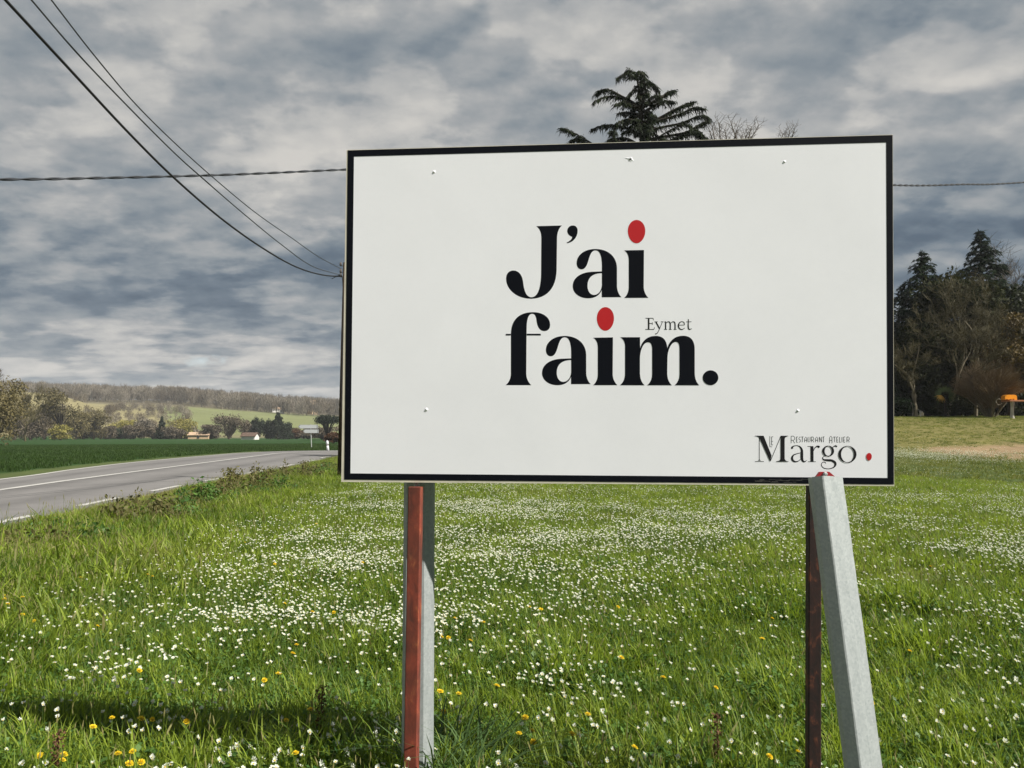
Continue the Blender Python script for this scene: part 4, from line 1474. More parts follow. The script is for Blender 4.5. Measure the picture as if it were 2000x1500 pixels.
MID = [
    # kind, px, dist, top py, width m, material, label
    ('t', 120, 240, 752, 13, m_far_olive, 'olive tree with a dark trunk standing alone left of the pale slope'),
    ('l', 62, 235, 800, 12, m_far_brown, 'brown bushy tree low beside the left thicket'),
    ('l', 88, 262, 790, 12, m_far_olive, 'olive tree between the left thicket and the dark trunked tree'),
    ('l', 30, 250, 775, 15, m_far_olive, 'olive tree just behind the left thicket'),
    ('l', 120, 236, 828, 6.5, m_far_yellow, 'bright yellow green bush at the foot of the dark trunked tree'),
    ('l', 150, 268, 800, 12, m_far_olive, 'olive tree right of the dark trunked tree'),
    ('l', 100, 300, 780, 14, m_far_grey, 'grey twiggy tree behind the dark trunked tree'),
    ('l', 185, 280, 796, 11, m_far_olive, 'rounded olive tree at the foot of the pale slope'),
    ('l', 165, 285, 826, 10, m_far_brown, 'brown bush left below the rounded olive tree'),
    ('l', 207, 285, 828, 9, m_far_brown, 'brown bush right below the rounded olive tree'),
    ('l', 235, 300, 836, 12, m_far_dark, 'low dark green bush at the edge of the wheat field'),
    ('l', 248, 330, 818, 14, m_far_yellow, 'yellow green bush on the pale slope'),
    ('l', 263, 290, 829, 8.5, m_far_brown, 'brown bush right of the low dark green one'),
    ('l', 283, 320, 815, 9, m_far_grey, 'greyish bush behind the field edge on the pale slope'),
    ('l', 300, 292, 832, 9, m_far_brown, 'brown bush left of the small dark cypress'),
    ('c', 317, 290, 812, 4.5, m_far_dark, 'small pointed dark cypress at the edge of the wheat field'),
    ('l', 338, 292, 829, 11, m_far_brown, 'brown bush right of the small dark cypress'),
    ('l', 354, 310, 815, 13, m_far_yellow, 'pale yellowish tree left of the low tan house'),
    ('l', 368, 315, 826, 10, m_far_grey, 'greyish tree directly behind the low tan house'),
    ('l', 412, 300, 828, 9, m_far_brown, 'brown tree between the low tan house and the big round tree'),
    ('l', 449, 290, 803, 12.5, m_far_brown, 'big round brown tree in the middle of the hedge row'),
    ('l', 486, 296, 818, 6.5, m_far_brown, 'narrow brown tree behind the white shed'),
    ('l', 504, 296, 813, 6.0, m_far_dark, 'narrow dark tree right behind the white shed'),
    ('c', 543, 280, 804, 8.5, m_far_dark, 'pointed black green cypress in the hedge row'),
    ('l', 529, 282, 818, 5.5, m_far_dark, 'dark rounded tree left against the pointed cypress'),
    ('l', 558, 282, 822, 6.5, m_far_dark, 'dark rounded tree right against the pointed cypress'),
    ('l', 580, 300, 834, 10, m_far_rust, 'russet hedge bush right of the cypress'),
    ('l', 604, 300, 832, 11, m_far_brown, 'brown hedge bush behind the direction sign'),
    ('u', 640, 215, 804, 9.5, m_far_dark, 'dark umbrella pine with a flat crown next to the wooden pole'),
    ('l', 630, 250, 832, 8, m_far_brown, 'brown bush under the umbrella pine'),
    ('l', 652, 140, 842, 4.0, m_far_rust, 'russet bush beside the white marker post at the bend'),
    ('l', 690, 240, 825, 12, m_far_brown, 'brown tree behind the left edge of the billboard'),
]
for k, (kd, px, d, top, wd, m_, lab) in enumerate(MID):
    base_ = far_pt(px, d)
    hh = hgt(px, top, d)
    if kd == 'l':
        sz = .10 + d / 300 * .20
        leafy_tree('tree' if hh > 4.5 else 'bush', base_, hh, wd, lab, m_, m_bark, 100 + k, int(3400 + 600 * rng.random()), 30, sz, trunk_h=.03, cat='tree' if hh > 4.5 else 'bush')
    elif kd == 't':
        leafy_tree('tree', base_, hh, wd, lab, m_, m_bark_dark, 100 + k, 2600, 15, .32, trunk_h=.38)
    elif kd == 'c':
        leafy_tree('cypress', base_, hh, wd, lab, m_, m_bark, 100 + k, 3200, 12, .30, shape='cone', trunk_h=.05, cat='conifer')
    else:
        leafy_tree('umbrella_pine', base_, hh, wd, lab, m_, m_bark_dark, 100 + k, 4200, 26, .22, shape='umbrella', cat='conifer')


# ------------------------------------------------------------------ instanced ground cover (GN on plain points)
def instancer(name, pts, rot, scl, idx, sources, label, cat, kind='stuff'):
    me = bpy.data.meshes.new(name)
    me.vertices.add(len(pts))
    me.vertices.foreach_set('co', np.asarray(pts, dtype=np.float32).ravel())
    a = me.attributes.new('rot', 'FLOAT_VECTOR', 'POINT'); a.data.foreach_set('vector', np.asarray(rot, dtype=np.float32).ravel())
    a = me.attributes.new('scl', 'FLOAT_VECTOR', 'POINT'); a.data.foreach_set('vector', np.asarray(scl, dtype=np.float32).ravel())
    a = me.attributes.new('idx', 'INT', 'POINT'); a.data.foreach_set('value', np.asarray(idx, dtype=np.int32))
    ob = bpy.data.objects.new(name, me)
    C.objects.link(ob)
    col = bpy.data.collections.new(name + '_kinds')
    for s_ in sources:
        col.objects.link(s_)
    ng = bpy.data.node_groups.new(name, 'GeometryNodeTree')
    ng.interface.new_socket('Geometry', in_out='INPUT', socket_type='NodeSocketGeometry')
    ng.interface.new_socket('Geometry', in_out='OUTPUT', socket_type='NodeSocketGeometry')
    N = ng.nodes.new
    gi, go = N('NodeGroupInput'), N('NodeGroupOutput')
    ci = N('GeometryNodeCollectionInfo')
    ci.inputs['Collection'].default_value = col
    ci.inputs['Separate Children'].default_value = True
    ci.inputs['Reset Children'].default_value = True
    ip = N('GeometryNodeInstanceOnPoints')
    ip.inputs['Pick Instance'].default_value = True
    def attr(nm, ty):
        q = N('GeometryNodeInputNamedAttribute'); q.data_type = ty; q.inputs['Name'].default_value = nm
        return q.outputs['Attribute']
    L = ng.links.new
    er = N('FunctionNodeEulerToRotation')
    L(attr('rot', 'FLOAT_VECTOR'), er.inputs[0])
    L(gi.outputs[0], ip.inputs['Points'])
    L(ci.outputs[0], ip.inputs['Instance'])
    L(attr('idx', 'INT'), ip.inputs['Instance Index'])
    L(er.outputs[0], ip.inputs['Rotation'])
    L(attr('scl', 'FLOAT_VECTOR'), ip.inputs['Scale'])
    L(ip.outputs[0], go.inputs[0])
    md = ob.modifiers.new('scatter', 'NODES')
    md.node_group = ng
    return tag(ob, label, cat, kind=kind)


def source(name, mb, mats):
    me = bpy.data.meshes.new(name)
    me.from_pydata(mb.v, [], mb.f)
    for m_ in mats:
        me.materials.append(m_)
    me.polygons.foreach_set('material_index', np.array(mb.m, dtype=np.int32))
    me.update()
    return bpy.data.objects.new(name, me)


m_grass = leafmat('grass_blades', (.040, .086, .010), (.270, .345, .040), 0.75, .42, .5, rnd=1.0, patchy=True)
m_grass_dry = leafmat('dry_grass', (.14, .15, .055), (.30, .27, .11), 1.0, .3, .6, rnd=.6)
m_grass_short = leafmat('turf_blades', (.055, .085, .016), (.21, .225, .045), 0.25, .3, .6, rnd=.8, patchy=True)
m_weed = leafmat('weed_leaves', (.030, .080, .018), (.10, .18, .035), 1.5, .25, .5, rnd=.5)


def blade(mb, rg, x, y, h_, wd, lean, mi=0):
    th = rg.random() * 6.28
    dx, dy = math.cos(th), math.sin(th)
    ln = lean * rg.uniform(.3, 1.3)
    sx, sy = -dy * wd / 2, dx * wd / 2
    vs = []
    for k, (tz, wf) in enumerate(((0, .8), (.4, 1), (.75, .7))):
        o_ = ln * tz ** 2 * h_
        vs += [(x + dx * o_ - sx * wf, y + dy * o_ - sy * wf, h_ * tz * (1 - .15 * ln * tz)), (x + dx * o_ + sx * wf, y + dy * o_ + sy * wf, h_ * tz * (1 - .15 * ln * tz))]
    o_ = ln * h_
    vs.append((x + dx * o_, y + dy * o_, h_ * (1 - .22 * ln)))
    mb.add(vs, [(0, 1, 3, 2), (2, 3, 5, 4), (4, 5, 6)], mi)


def tuft(seed, n, rad, h0, h1_, wd, lean, seeds=0, dry=.06):
    rg = random.Random(seed)
    mb = MB()
    for _ in range(n):
        th = rg.random() * 6.28; r = rad * math.sqrt(rg.random())
        blade(mb, rg, r * math.cos(th), r * math.sin(th), rg.uniform(h0, h1_), wd * rg.uniform(.6, 1.3), lean, 1 if rg.random() < dry else 0)
    for _ in range(seeds):
        th = rg.random() * 6.28; r = rad * rg.random()
        x, y, hh = r * math.cos(th), r * math.sin(th), h1_ * rg.uniform(1.0, 1.35)
        tx, ty = x + rg.gauss(0, .02), y + rg.gauss(0, .02)
        mb.tube([(x, y, 0), (tx, ty, hh)], [.001, .0008], 3, cap=False)
        mb.tube([(tx, ty, hh * .9), (tx, ty, hh * .95), (tx, ty, hh * 1.02)], [.0008, .0028, .0008], 4, 1, cap=False)
    return mb


def wedge(n, d0, d1, half=.92, bias=0.0):
    """random ground points inside the viewing wedge, uniform per square metre"""
    d = np.sqrt(rng.random(n) * (d1 ** 2 - d0 ** 2) + d0 ** 2)
    a = (rng.random(n) * 2 - 1) * math.atan(half)
    return d * np.sin(a), d * np.cos(a)


def scatter(name, x, y, sources, label, cat, smin, smax, tilt=.12, hz=None, zoff=0.0):
    n = len(x)
    z = H(x, y) + zoff
    s_ = smin + (smax - smin) * rng.random(n)
    if hz is not None:
        s_ = s_ * hz
    rot = np.stack([rng.normal(0, tilt, n), rng.normal(0, tilt, n), rng.random(n) * 6.283], 1)
    return instancer(name, np.stack([x, y, z], 1), rot, np.stack([s_, s_, s_], 1), rng.integers(0, len(sources), n), sources, label, cat)


# meadow grass: long near, thinning out with distance
near_src = [source('tuft_kind', tuft(200 + k, 16, .055, .08, .24, .0062, .6, seeds=1 if k == 3 else 0, dry=.04), [m_grass, m_grass_dry]) for k in range(6)]
for k in range(3):
    near_src.append(source('tuft_kind', tuft(210 + k, 15, .07, .05, .14, .017, .9, dry=.05), [m_weed, m_grass_dry]))
mid_src = [source('tuft_kind_b', tuft(220 + k, 22, .13, .07, .20, .010, .6, dry=.08), [m_grass, m_grass_dry]) for k in range(5)]
far_src = [source('tuft_kind_c', tuft(240 + k, 26, .32, .05, .13, .020, .8, dry=.12), [m_grass_short, m_grass_dry]) for k in range(5)]


def keep_meadow(x, y):
    d = road_side(x, y)
    return (d > .7) & ~((rng.random(len(x)) < soil_mask(x, y) * .86))


def lawn(x, y):
    return ss((y - 24) / 12) * ss((x / np.maximum(y, 1) - .25) / .2)


for k in range(3):
    rg_ = random.Random(215 + k)
    q_ = MB()
    for _ in range(70):
        th_ = rg_.random() * 6.28; r_q = .10 * math.sqrt(rg_.random())
        leaf(q_, rg_, Vector((r_q * math.cos(th_), r_q * math.sin(th_), rg_.uniform(.02, .13))), rg_.uniform(.006, .014), 1.5, .8)
    near_src.append(source('clover_kind', q_, [m_weed]))
x, y = wedge(44000, 1.3, 8.5, 1.5)
k_ = keep_meadow(x, y); x, y = x[k_], y[k_]
hz = .50 + .95 * fbm(x, y, .9, 31) + .30 * ss((vnoise(x, y, 1.7, 35) - .62) / .2) + .15 * ss((4.2 - y) / 1.5)
scatter('meadow_grass', x, y, near_src, 'long green grass of the meadow round the sign posts', 'grass', .7, 1.15, .16, hz)
x, y = wedge(60000, 8.0, 27, .95)
k_ = keep_meadow(x, y) & (rng.random(len(x)) < .12 + ss((road_side(x, y) - 2.3) / 1.5)); x, y = x[k_], y[k_]
dd = road_side(x, y)
hz = .55 + .8 * fbm(x, y, .45, 32) + .95 * np.exp(-((dd - 3.0) / 1.3) ** 2)
hz *= 1 - .45 * lawn(x, y)
scatter('meadow_grass', x, y, mid_src, 'green meadow grass between the billboard and the lawn', 'grass', .7, 1.15, .16, hz)
x, y = wedge(42000, 26, 75, .9)
k_ = keep_meadow(x, y) & ~((y > 52) & (x < 4)) & ~((y > 58) & (x < 24)); x, y = x[k_], y[k_]
hz = (.65 + .7 * fbm(x, y, .25, 33)) * (1 - .35 * lawn(x, y))
scatter('lawn_grass', x, y, far_src, 'short grass of the lawn sloping up to the grove', 'grass', .6, 1.1, .16, hz)
# rough grass along the verge beyond the road and the young crop behind it
wheat_src = [source('crop_kind', tuft(260 + k, 26, .35, .12, .22, .022, .4, dry=0.0), [leafmat('crop_blades', (.017, .042, .006), (.042, .078, .012), .12, .25, .6, rnd=.5), m_grass_dry]) for k in range(3)]
x, y = wedge(60000, 20, 130, .95)
k_ = wheat_mask(x, y) > .3
x, y = x[k_], y[k_]
scatter('wheat_field', x, y, wheat_src, 'dark green young crop covering the field beyond the road', 'crop', .7, 1.2, .1)

# dry verge between road and meadow
y = 6 + 50 * rng.random(26000) ** 1.3
dd = .40 + 3.5 * rng.random(26000) ** 1.2
x = np.interp(y, EN_Y, EN_X) + dd
dry_src = [source('dry_kind', tuft(280 + k, 18, .12, .04, .12, .008, 1.0, dry=.75), [m_grass_short, m_grass_dry]) for k in range(4)]
scatter('verge_grass', x, y, dry_src, 'short yellowish grass along the near edge of the road', 'grass', .6, 1.2, .2)

# tall rough grass on the bank between the road and the meadow
y = 4 + 44 * rng.random(12000) ** 1.2
dd = 2.6 + rng.normal(0, .75, 12000)
x = np.interp(y, EN_Y, EN_X) + np.clip(dd, 1.1, 4.8)
scatter('bank_grass', x, y, [source('bank_kind', tuft(290 + k, 20, .12, .12, .30, .012, .7, seeds=1, dry=.1), [m_grass, m_grass_dry]) for k in range(4)], 'tall rough grass on the bank between the road and the meadow', 'grass', .7, 1.25, .2, .55 + .9 * fbm(x, y, .8, 36))

# weeds in the ditch beside the road
def weed_clump(base_, h_, w_, label, seed, m1, n=900):
    rg = random.Random(seed)
    root = empty('ditch_weeds', base_, label, 'weeds', 'weed clumps in the roadside ditch')
    st_, lf = MB(), MB()
    for k in range(26):
        th = rg.random() * 6.28; r = w_ * .5 * math.sqrt(rg.random())
        b0 = Vector(base_) + Vector((r * math.cos(th), r * math.sin(th), 0)); b0.z = h1(b0.x, b0.y)
        tp = b0 + Vector((rg.gauss(0, .08), rg.gauss(0, .08), h_ * rg.uniform(.5, 1.05) * (1.1 - r / w_)))
        st_.tube([b0, b0.lerp(tp, .5), tp], [.008, .006, .003], 3, cap=False)
        for q in range(n // 26):
            leaf(lf, rg, b0.lerp(tp, rg.random() ** .7) + Vector((rg.gauss(0, .07), rg.gauss(0, .07), rg.gauss(0, .03))), rg.uniform(.02, .055), .5, .5)
    st_.build('stem', m_twig_dk, root)
    lf.build('leaves', m1, root)


m_weed_br = leafmat('brown_weed_leaves', (.055, .055, .018), (.14, .13, .045), 1.2, .2)
for k, (px, py, hh, ww, mm, lab) in enumerate((
        (275, 1040, .55, 1.3, m_weed_br, 'brownish weed clump in the ditch, nearest of the large ones'),
        (325, 1030, .40, 1.2, m_weed, 'dark green weed clump just right of the nearest brownish clump'),
        (385, 1002, .48, 1.4, m_weed, 'dark green weed clump halfway along the ditch'),
        (420, 990, .45, 1.0, m_weed_br, 'small brown weed clump halfway along the ditch'),
        (470, 972, .70, 1.6, m_weed_br, 'tall brownish weed clump in the far half of the ditch'),
        (515, 970, .45, 1.5, m_weed, 'green weed clump right of the tall brownish one'),
        (575, 945, .65, 2.0, m_weed_br, 'wide brownish weed clump near the wooden pole'),
        (620, 935, .40, 1.8, m_weed, 'green weed clump at the foot of the wooden pole'),
        (55, 1095, .30, 1.2, m_weed_br, 'low yellowish weed clump at the left edge below the road'),
        (150, 1080, .28, 1.2, m_weed, 'low dark green weed clump on the verge at the left'))):
    weed_clump(G(px, py), hh * 1.3, ww, lab, 300 + k, mm, 1300)

for k in range(16):
    yv = 9.5 + 30 * (k + .5) / 16 + rng.normal(0, .4)
    xv = float(np.interp(yv, EN_Y, EN_X)) + 2.6 + rng.normal(0, .5)
    weed_clump(Vector((xv, yv, h1(xv, yv))), .30 + .25 * rng.random(), .9 + .9 * rng.random(), 'patch of rough leafy growth on the roadside bank, ' + ('nearest of them all' if k == 0 else ('farthest of them all' if k == 15 else 'number %s going away along the road' % ['', 'two', 'three', 'four', 'five', 'six', 'seven', 'eight', 'nine', 'ten', 'eleven', 'twelve', 'thirteen', 'fourteen', 'fifteen'][k])), 340 + k, [m_weed, m_grass, m_weed_br, m_grass][k % 4], 620)

# ------------------------------------------------------------------ daisies and dandelions
m_petal = leafmat('white_petals', (.48, .51, .43), (.68, .70, .62), 3.0, .2, .5, rnd=.3)
m_eye = mat('yellow_eye', (.55, .36, .03), .6, var=.2)
m_stem = mat('green_stem', (.07, .12, .025), .7, var=.2)
m_dand = leafmat('dandelion_petals', (.62, .42, .012), (.80, .60, .03), 3.0, .15, .5, rnd=.3)


def daisy_mb(seed, h_=.15, r=.0125, petals=13, openness=.25):
    rg = random.Random(seed)
    mb = MB()
    tx, ty = rg.gauss(0, .012), rg.gauss(0, .012)
    mb.tube([(0, 0, 0), (tx * .6, ty * .6, h_ * .5), (tx, ty, h_)], [.0011, .001, .0012], 3, 2, cap=False)
    nrm = Vector((.25 + rg.gauss(0, .22), -.08 + rg.gauss(0, .22), 1)).normalized()
    R = Vector((0, 0, 1)).rotation_difference(nrm).to_matrix()
    c = Vector((tx, ty, h_))
    for k in range(petals):
        th = 2 * math.pi * k / petals + rg.gauss(0, .05)
        dth = math.pi / petals * .98
        rr = r * rg.uniform(.85, 1.1)
        up_z = rr * openness * rg.uniform(.3, 1.6)
        vs = [Vector((math.cos(th - dth) * r * .25, math.sin(th - dth) * r * .25, 0)), Vector((math.cos(th - dth) * rr * .85, math.sin(th - dth) * rr * .85, up_z * .8)),
              Vector((math.cos(th) * rr, math.sin(th) * rr, up_z)), Vector((math.cos(th + dth) * rr * .85, math.sin(th + dth) * rr * .85, up_z * .8)), Vector((math.cos(th + dth) * r * .25, math.sin(th + dth) * r * .25, 0))]
        mb.add([c + R @ v for v in vs], [(0, 1, 2, 3, 4)], 0)
    mb.lathe(c, [(r * .28, 0), (r * .26, r * .12), (r * .12, r * .18)], 7, 1, axis=nrm)
    return mb


def dandelion_mb(seed, h_=.17, r=.0145):
    rg = random.Random(seed)
    mb = MB()
    tx, ty = rg.gauss(0, .015), rg.gauss(0, .015)
    mb.tube([(0, 0, 0), (tx * .5, ty * .5, h_ * .5), (tx, ty, h_)], [.002, .0017, .0017], 5, 1, cap=False)
    nrm = Vector((.3 + rg.gauss(0, .2), -.35 + rg.gauss(0, .2), 1)).normalized()
    R = Vector((0, 0, 1)).rotation_difference(nrm).to_matrix()
    c = Vector((tx, ty, h_))
    mb.lathe(c - nrm * .008, [(.002, 0), (.005, .003), (.006, .009)], 7, 1, axis=nrm)
    for ringi, (rf, n, zf) in enumerate(((1, 22, .15), (.75, 18, .38), (.48, 13, .5), (.22, 8, .55))):
        for k in range(n):
            th = 2 * math.pi * (k + .5 * ringi) / n + rg.gauss(0, .06)
            dth = math.pi / n * .8
            rr = r * rf * rg.uniform(.88, 1.1)
            z = r * zf * rg.uniform(.8, 1.2)
            vs = [Vector((math.cos(th) * rr * .15, math.sin(th) * rr * .15, 0)), Vector((math.cos(th - dth) * rr * .9, math.sin(th - dth) * rr * .9, z)), Vector((math.cos(th) * rr, math.sin(th) * rr, z * 1.05)), Vector((math.cos(th + dth) * rr * .9, math.sin(th + dth) * rr * .9, z))]
            mb.add([c + R @ v for v in vs], [(0, 1, 2, 3)], 0)
    return mb


def daisy_density(x, y):
    """0..1: dense drifts, thin near the viewer and under the road verge"""
    p = fbm(x, y, .42, 51)
    p2 = vnoise(x, y, 1.9, 54)
    d = .05 + ss((p - .38) / .22) * (.08 + 1.15 * p2 ** 1.6)
    u = x / np.maximum(y, 1)
    band = np.interp(y, [2, 4, 5.5, 7, 11, 15, 20, 30, 45, 60], [.55, .75, .85, .80, .62, .50, .36, .30, .22, .15])
    d = d * band
    drift = np.exp(-((y - 9.5) / 3.2) ** 2) * np.exp(-((x + 1.6) / 3.2) ** 2)
    d = d + .30 * drift * (.1 + .9 * p2)
    for cx_, cy_, sx_, sy_, a_ in ((-2.9, 6.3, 2.2, 1.5, .28), (1.2, 8.6, 2.4, 1.6, .22), (-.5, 5.2, 1.2, .9, .18), (4.2, 5.4, 1.3, 1.2, .15), (9, 17, 4, 2.5, .25), (3, 14, 3, 1.5, .2)):
        d = d + a_ * np.exp(-((x - cx_) / sx_) ** 2 - ((y - cy_) / sy_) ** 2) * (.1 + 1.2 * p2)
    side = road_side(x, y)
    return np.clip(d, 0, 1) * ss((side - 3.6) / 2.0) * (1 - lawn(x, y) * .6)


dn = 230000
xs, ys = [], []
for n_, a0, a1 in ((17000, 2.6, 7), (95000, 7, 16), (110000, 16, 30), (60000, 30, 60)):
    x, y = wedge(n_, a0, a1, .9)
    k_ = (rng.random(n_) < daisy_density(x, y)) & keep_meadow(x, y) & ~((y > 50) & (x < 8))
    xs.append(x[k_]); ys.append(y[k_])
dx_, dy_ = np.concatenate(xs), np.concatenate(ys)
# white drift on the lawn
g0 = G(1815, 893)
n_ = 9000
x = g0.x + rng.normal(0, 2.3, n_); y = g0.y + rng.normal(0, 1.3, n_)
k_ = rng.random(n_) < .55
dx_ = np.concatenate([dx_, x[k_]]); dy_ = np.concatenate([dy_, y[k_]])
order = np.argsort(np.where((np.abs(dx_) < dy_ * .66) & (dy_ > 3.0), dy_, 999 + dy_))
near_i, rest = order[:300], order[300:]
daisy_mats = [m_petal, m_eye, m_stem]
dsrc = [source('daisy_kind', daisy_mb(400 + k, h_=.15 + .02 * (k % 3), openness=.3 + .15 * (k % 4)), daisy_mats) for k in range(7)]


def daisy_h(x, y):
    return .72 + .55 * fbm(x, y, .7, 31)


rx, ry = dx_[rest], dy_[rest]
n_ = len(rx)
grow = 1 + .35 * ss((ry - 12) / 30)
s_ = (.60 + .36 * rng.random(n_)) * grow
zz = H(rx, ry) + (daisy_h(rx, ry) * .15 * (1 - .5 * ss((ry - 12) / 15)) * (.8 + .3 * rng.random(n_)) - .16 * s_ + .05 + .03 * (ry < 12))
rot = np.stack([rng.normal(0, .1, n_), rng.normal(0, .1, n_), rng.normal(0, .5, n_)], 1)
instancer('daisy_drift', np.stack([rx, ry, zz], 1), rot, np.stack([s_, s_, s_], 1), rng.integers(0, 7, n_), dsrc, 'drifts of countless small white daisies spread across the meadow', 'daisies')
for i in near_i:
    x, y = float(dx_[i]), float(dy_[i])
    ob = bpy.data.objects.new('daisy', dsrc[int(rng.integers(0, 7))].data)
    s_ = .60 + .34 * rng.random()
    ob.location = (x, y, h1(x, y) - .01 + max(0, .02 * rng.random()))
    ob.scale = (s_, s_, min(1.45, (float(daisy_h(np.array([x]), np.array([y]))[0]) * 1.15)))
    ob.rotation_euler = (rng.normal(0, .08), rng.normal(0, .08), rng.normal(0, .5))
    C.objects.link(ob)
    tag(ob, 'single white daisy among the long grass closest to the viewer', 'daisy', 'nearest daisies in the meadow')

D_SH = 'yellow dandelion in the shade at bottom left'
D_LE = 'yellow dandelion by the left edge'
D_ML = 'yellow dandelion left of the rusty post'
D_MR = 'yellow dandelion just right of the rusty post'
D_C = 'yellow dandelion under the middle of the billboard'
D_R = 'yellow dandelion close to the leaning steel post'
DAND = [(8, 1170, D_LE), (20, 1164, D_LE), (46, 1168, D_LE), (12, 1182, D_LE), (75, 1212, D_LE), (195, 1224, D_LE), (160, 1128, D_LE), (40, 1202, D_LE),
        (92, 1471, D_SH), (137, 1474, D_SH), (235, 1476, D_SH), (252, 1470, D_SH), (272, 1484, D_SH), (266, 1494, D_SH), (222, 1403, D_SH), (176, 1424, D_SH), (358, 1406, D_SH), (288, 1404, D_SH), (581, 1473, D_SH), (120, 1488, D_SH),
        (516, 1325, D_ML), (576, 1275, D_ML), (582, 1262, D_ML), (610, 1197, D_ML), (655, 1196, D_ML), (560, 1180, D_ML), (612, 1388, D_ML), (555, 1412, D_ML), (265, 1308, D_ML), (306, 1406, D_ML), (548, 1316, D_ML), (616, 1024, D_ML), (708, 1098, D_ML), (480, 1060, D_ML), (300, 1126, D_ML), (288, 1124, D_ML), (536, 1102, D_ML),
        (893, 1208, D_MR), (900, 1357, D_MR), (862, 1246, D_MR), (878, 1244, D_MR), (922, 1252, D_MR), (947, 1217, D_MR), (855, 1354, D_MR), (862, 1388, D_MR),
        (975, 1339, D_C), (1018, 1433, D_C), (1038, 1432, D_C), (1043, 1447, D_C), (1128, 1434, D_C), (1036, 1188, D_C), (1052, 1192, D_C), (1200, 1185, D_C), (1222, 1286, D_C), (1298, 1324, D_C), (1397, 1346, D_C), (1030, 1396, D_C), (1246, 1459, D_C), (1152, 1397, D_C), (1510, 1210, D_C),
        (1488, 1478, D_R), (1555, 1469, D_R), (1492, 1249, D_R), (1820, 1108, D_R), (1700, 1370, D_R), (1775, 1270, D_R)]
ddsrc = [source('dandelion_kind', dandelion_mb(500 + k, h_=.17 + .02 * k), [m_dand, m_stem]) for k in range(4)]
ORD = ['leftmost', 'second', 'third', 'fourth', 'fifth', 'sixth', 'seventh', 'eighth', 'ninth', 'tenth', 'eleventh', 'twelfth', 'thirteenth', 'fourteenth', 'fifteenth', 'sixteenth', 'seventeenth', 'eighteenth', 'nineteenth', 'twentieth']
for k, (px, py, lab) in enumerate(DAND):
    rk = sorted(d_ for d_ in DAND if d_[2] == lab).index((px, py, lab))
    lab = lab + ', ' + (ORD[rk] + (' there' if rk == 0 else ' from the left there'))
    hh = .235
    p = G(px, py, hh)
    ob = bpy.data.objects.new('dandelion', ddsrc[k % 4].data)
    ob.location = (p.x, p.y, h1(p.x, p.y))
    f_ = hh / (.17 + .02 * (k % 4))
    ws = rng.uniform(.85, 1.25)
    ob.scale = (ws, ws, f_)
    ob.rotation_euler = (0, 0, rng.normal(0, .5))
    C.objects.link(ob)
    tag(ob, lab, 'dandelion', 'dandelions in the meadow')

# long-leaved tussock at the foot of the left post, and dry docks
def tussock(px, py, n, hmin, hmax, rad, label, seed, m_):
    rg = random.Random(seed)
    b0 = G(px, py)
    mb = MB()
    for _ in range(n):
        th = rg.random() * 6.28; r = rad * math.sqrt(rg.random())
        x0, y0 = b0.x + r * math.cos(th), b0.y + r * math.sin(th)
        q = MB(); blade(q, rg, 0, 0, rg.uniform(hmin, hmax), rg.uniform(.006, .011), 1.1)
        z0 = h1(x0, y0)
        mb.add([(v[0] + x0, v[1] + y0, v[2] + z0) for v in q.v], q.f)
    ob = mb.build('grass_tussock', m_)
    tag(ob, label, 'grass tussock')


m_tus = leafmat('blue_green_blades', (.035, .075, .022), (.10, .16, .05), 2.0, .3)
tussock(893, 1585, 130, .25, .48, .15, 'blue green tussock of long arching leaves right of the orange rusty post', 71, m_tus)
tussock(815, 1560, 90, .16, .34, .14, 'tussock of grass hiding the foot of the orange rusty post', 72, m_grass)
tussock(700, 1560, 90, .22, .42, .18, 'tall grass tussock in the shade left of the orange rusty post', 73, m_grass)


def dock(px, py, h_, label, seed):
    rg = random.Random(seed)
    b0 = G(px, py)
    mb = MB()
    tp = b0 + Vector((.02, .01, h_))
    mb.tube([b0, b0.lerp(tp, .5) + Vector((.01, 0, 0)), tp], [.004, .0035, .002], 5)
    for _ in range(260):
        t_ = .35 + .65 * rg.random()
        leaf(mb, rg, b0.lerp(tp, t_) + Vector((rg.gauss(0, .011), rg.gauss(0, .011), 0)), rg.uniform(.004, .009))
    tag(mb.build('dried_dock', mat('dock_brown', (.10, .05, .025), .9, var=.3, scale=30)), label, 'dried weed')


dock(617, 1500, .36, 'dark brown dried seed stalk left of the orange rusty post', 81)
dock(96, 1600, .34, 'reddish dried stalk near the bottom left corner', 82)
dock(1395, 1560, .34, 'dark dried stalk in the grass left of the leaning post', 83)

# ------------------------------------------------------------------ far wood on the ridge
wood_src = []
for k in range(6):
    rg = random.Random(600 + k)
    mb = MB()
    mb.tube([(0, 0, 0), (.05, 0, .5), (0, 0, .9)], [.02, .014, .005], 3, 0, cap=False)
    for _ in range(420):
        d = Vector((rg.gauss(0, 1), rg.gauss(0, 1), rg.gauss(0, 1))).normalized() * rg.random() ** .45
        c = Vector((d.x * .34, d.y * .34, .58 + d.z * .40))
        v = Vector((d.x * .3 + rg.gauss(0, .25), d.y * .3 + rg.gauss(0, .25), 1)).normalized() * rg.uniform(.04, .10)
        s2 = Vector((rg.gauss(0, 1), rg.gauss(0, 1), 0)).normalized() * .010
        mb.add([c - v - s2, c - v + s2, c + v], [(0, 1, 2)], 0)
    wood_src.append(source('wood_kind', mb, [m_far_grey if k % 3 else m_far_brown]))
n_ = 5200
r_ = 600 + 330 * rng.random(n_)
u_ = -1.15 + 1.7 * rng.random(n_)
front = 610 + 60 * (vnoise(u_ * 14, u_ * 3, 1, 66)) - 20 + 60 * ss((-.40 - u_) / .06)
k_ = (r_ > front)
r_, u_ = r_[k_], u_[k_]
y = r_ / np.sqrt(1 + u_ ** 2); x = y * u_
n_ = len(x)
s_ = 10 + 6.5 * rng.random(n_)
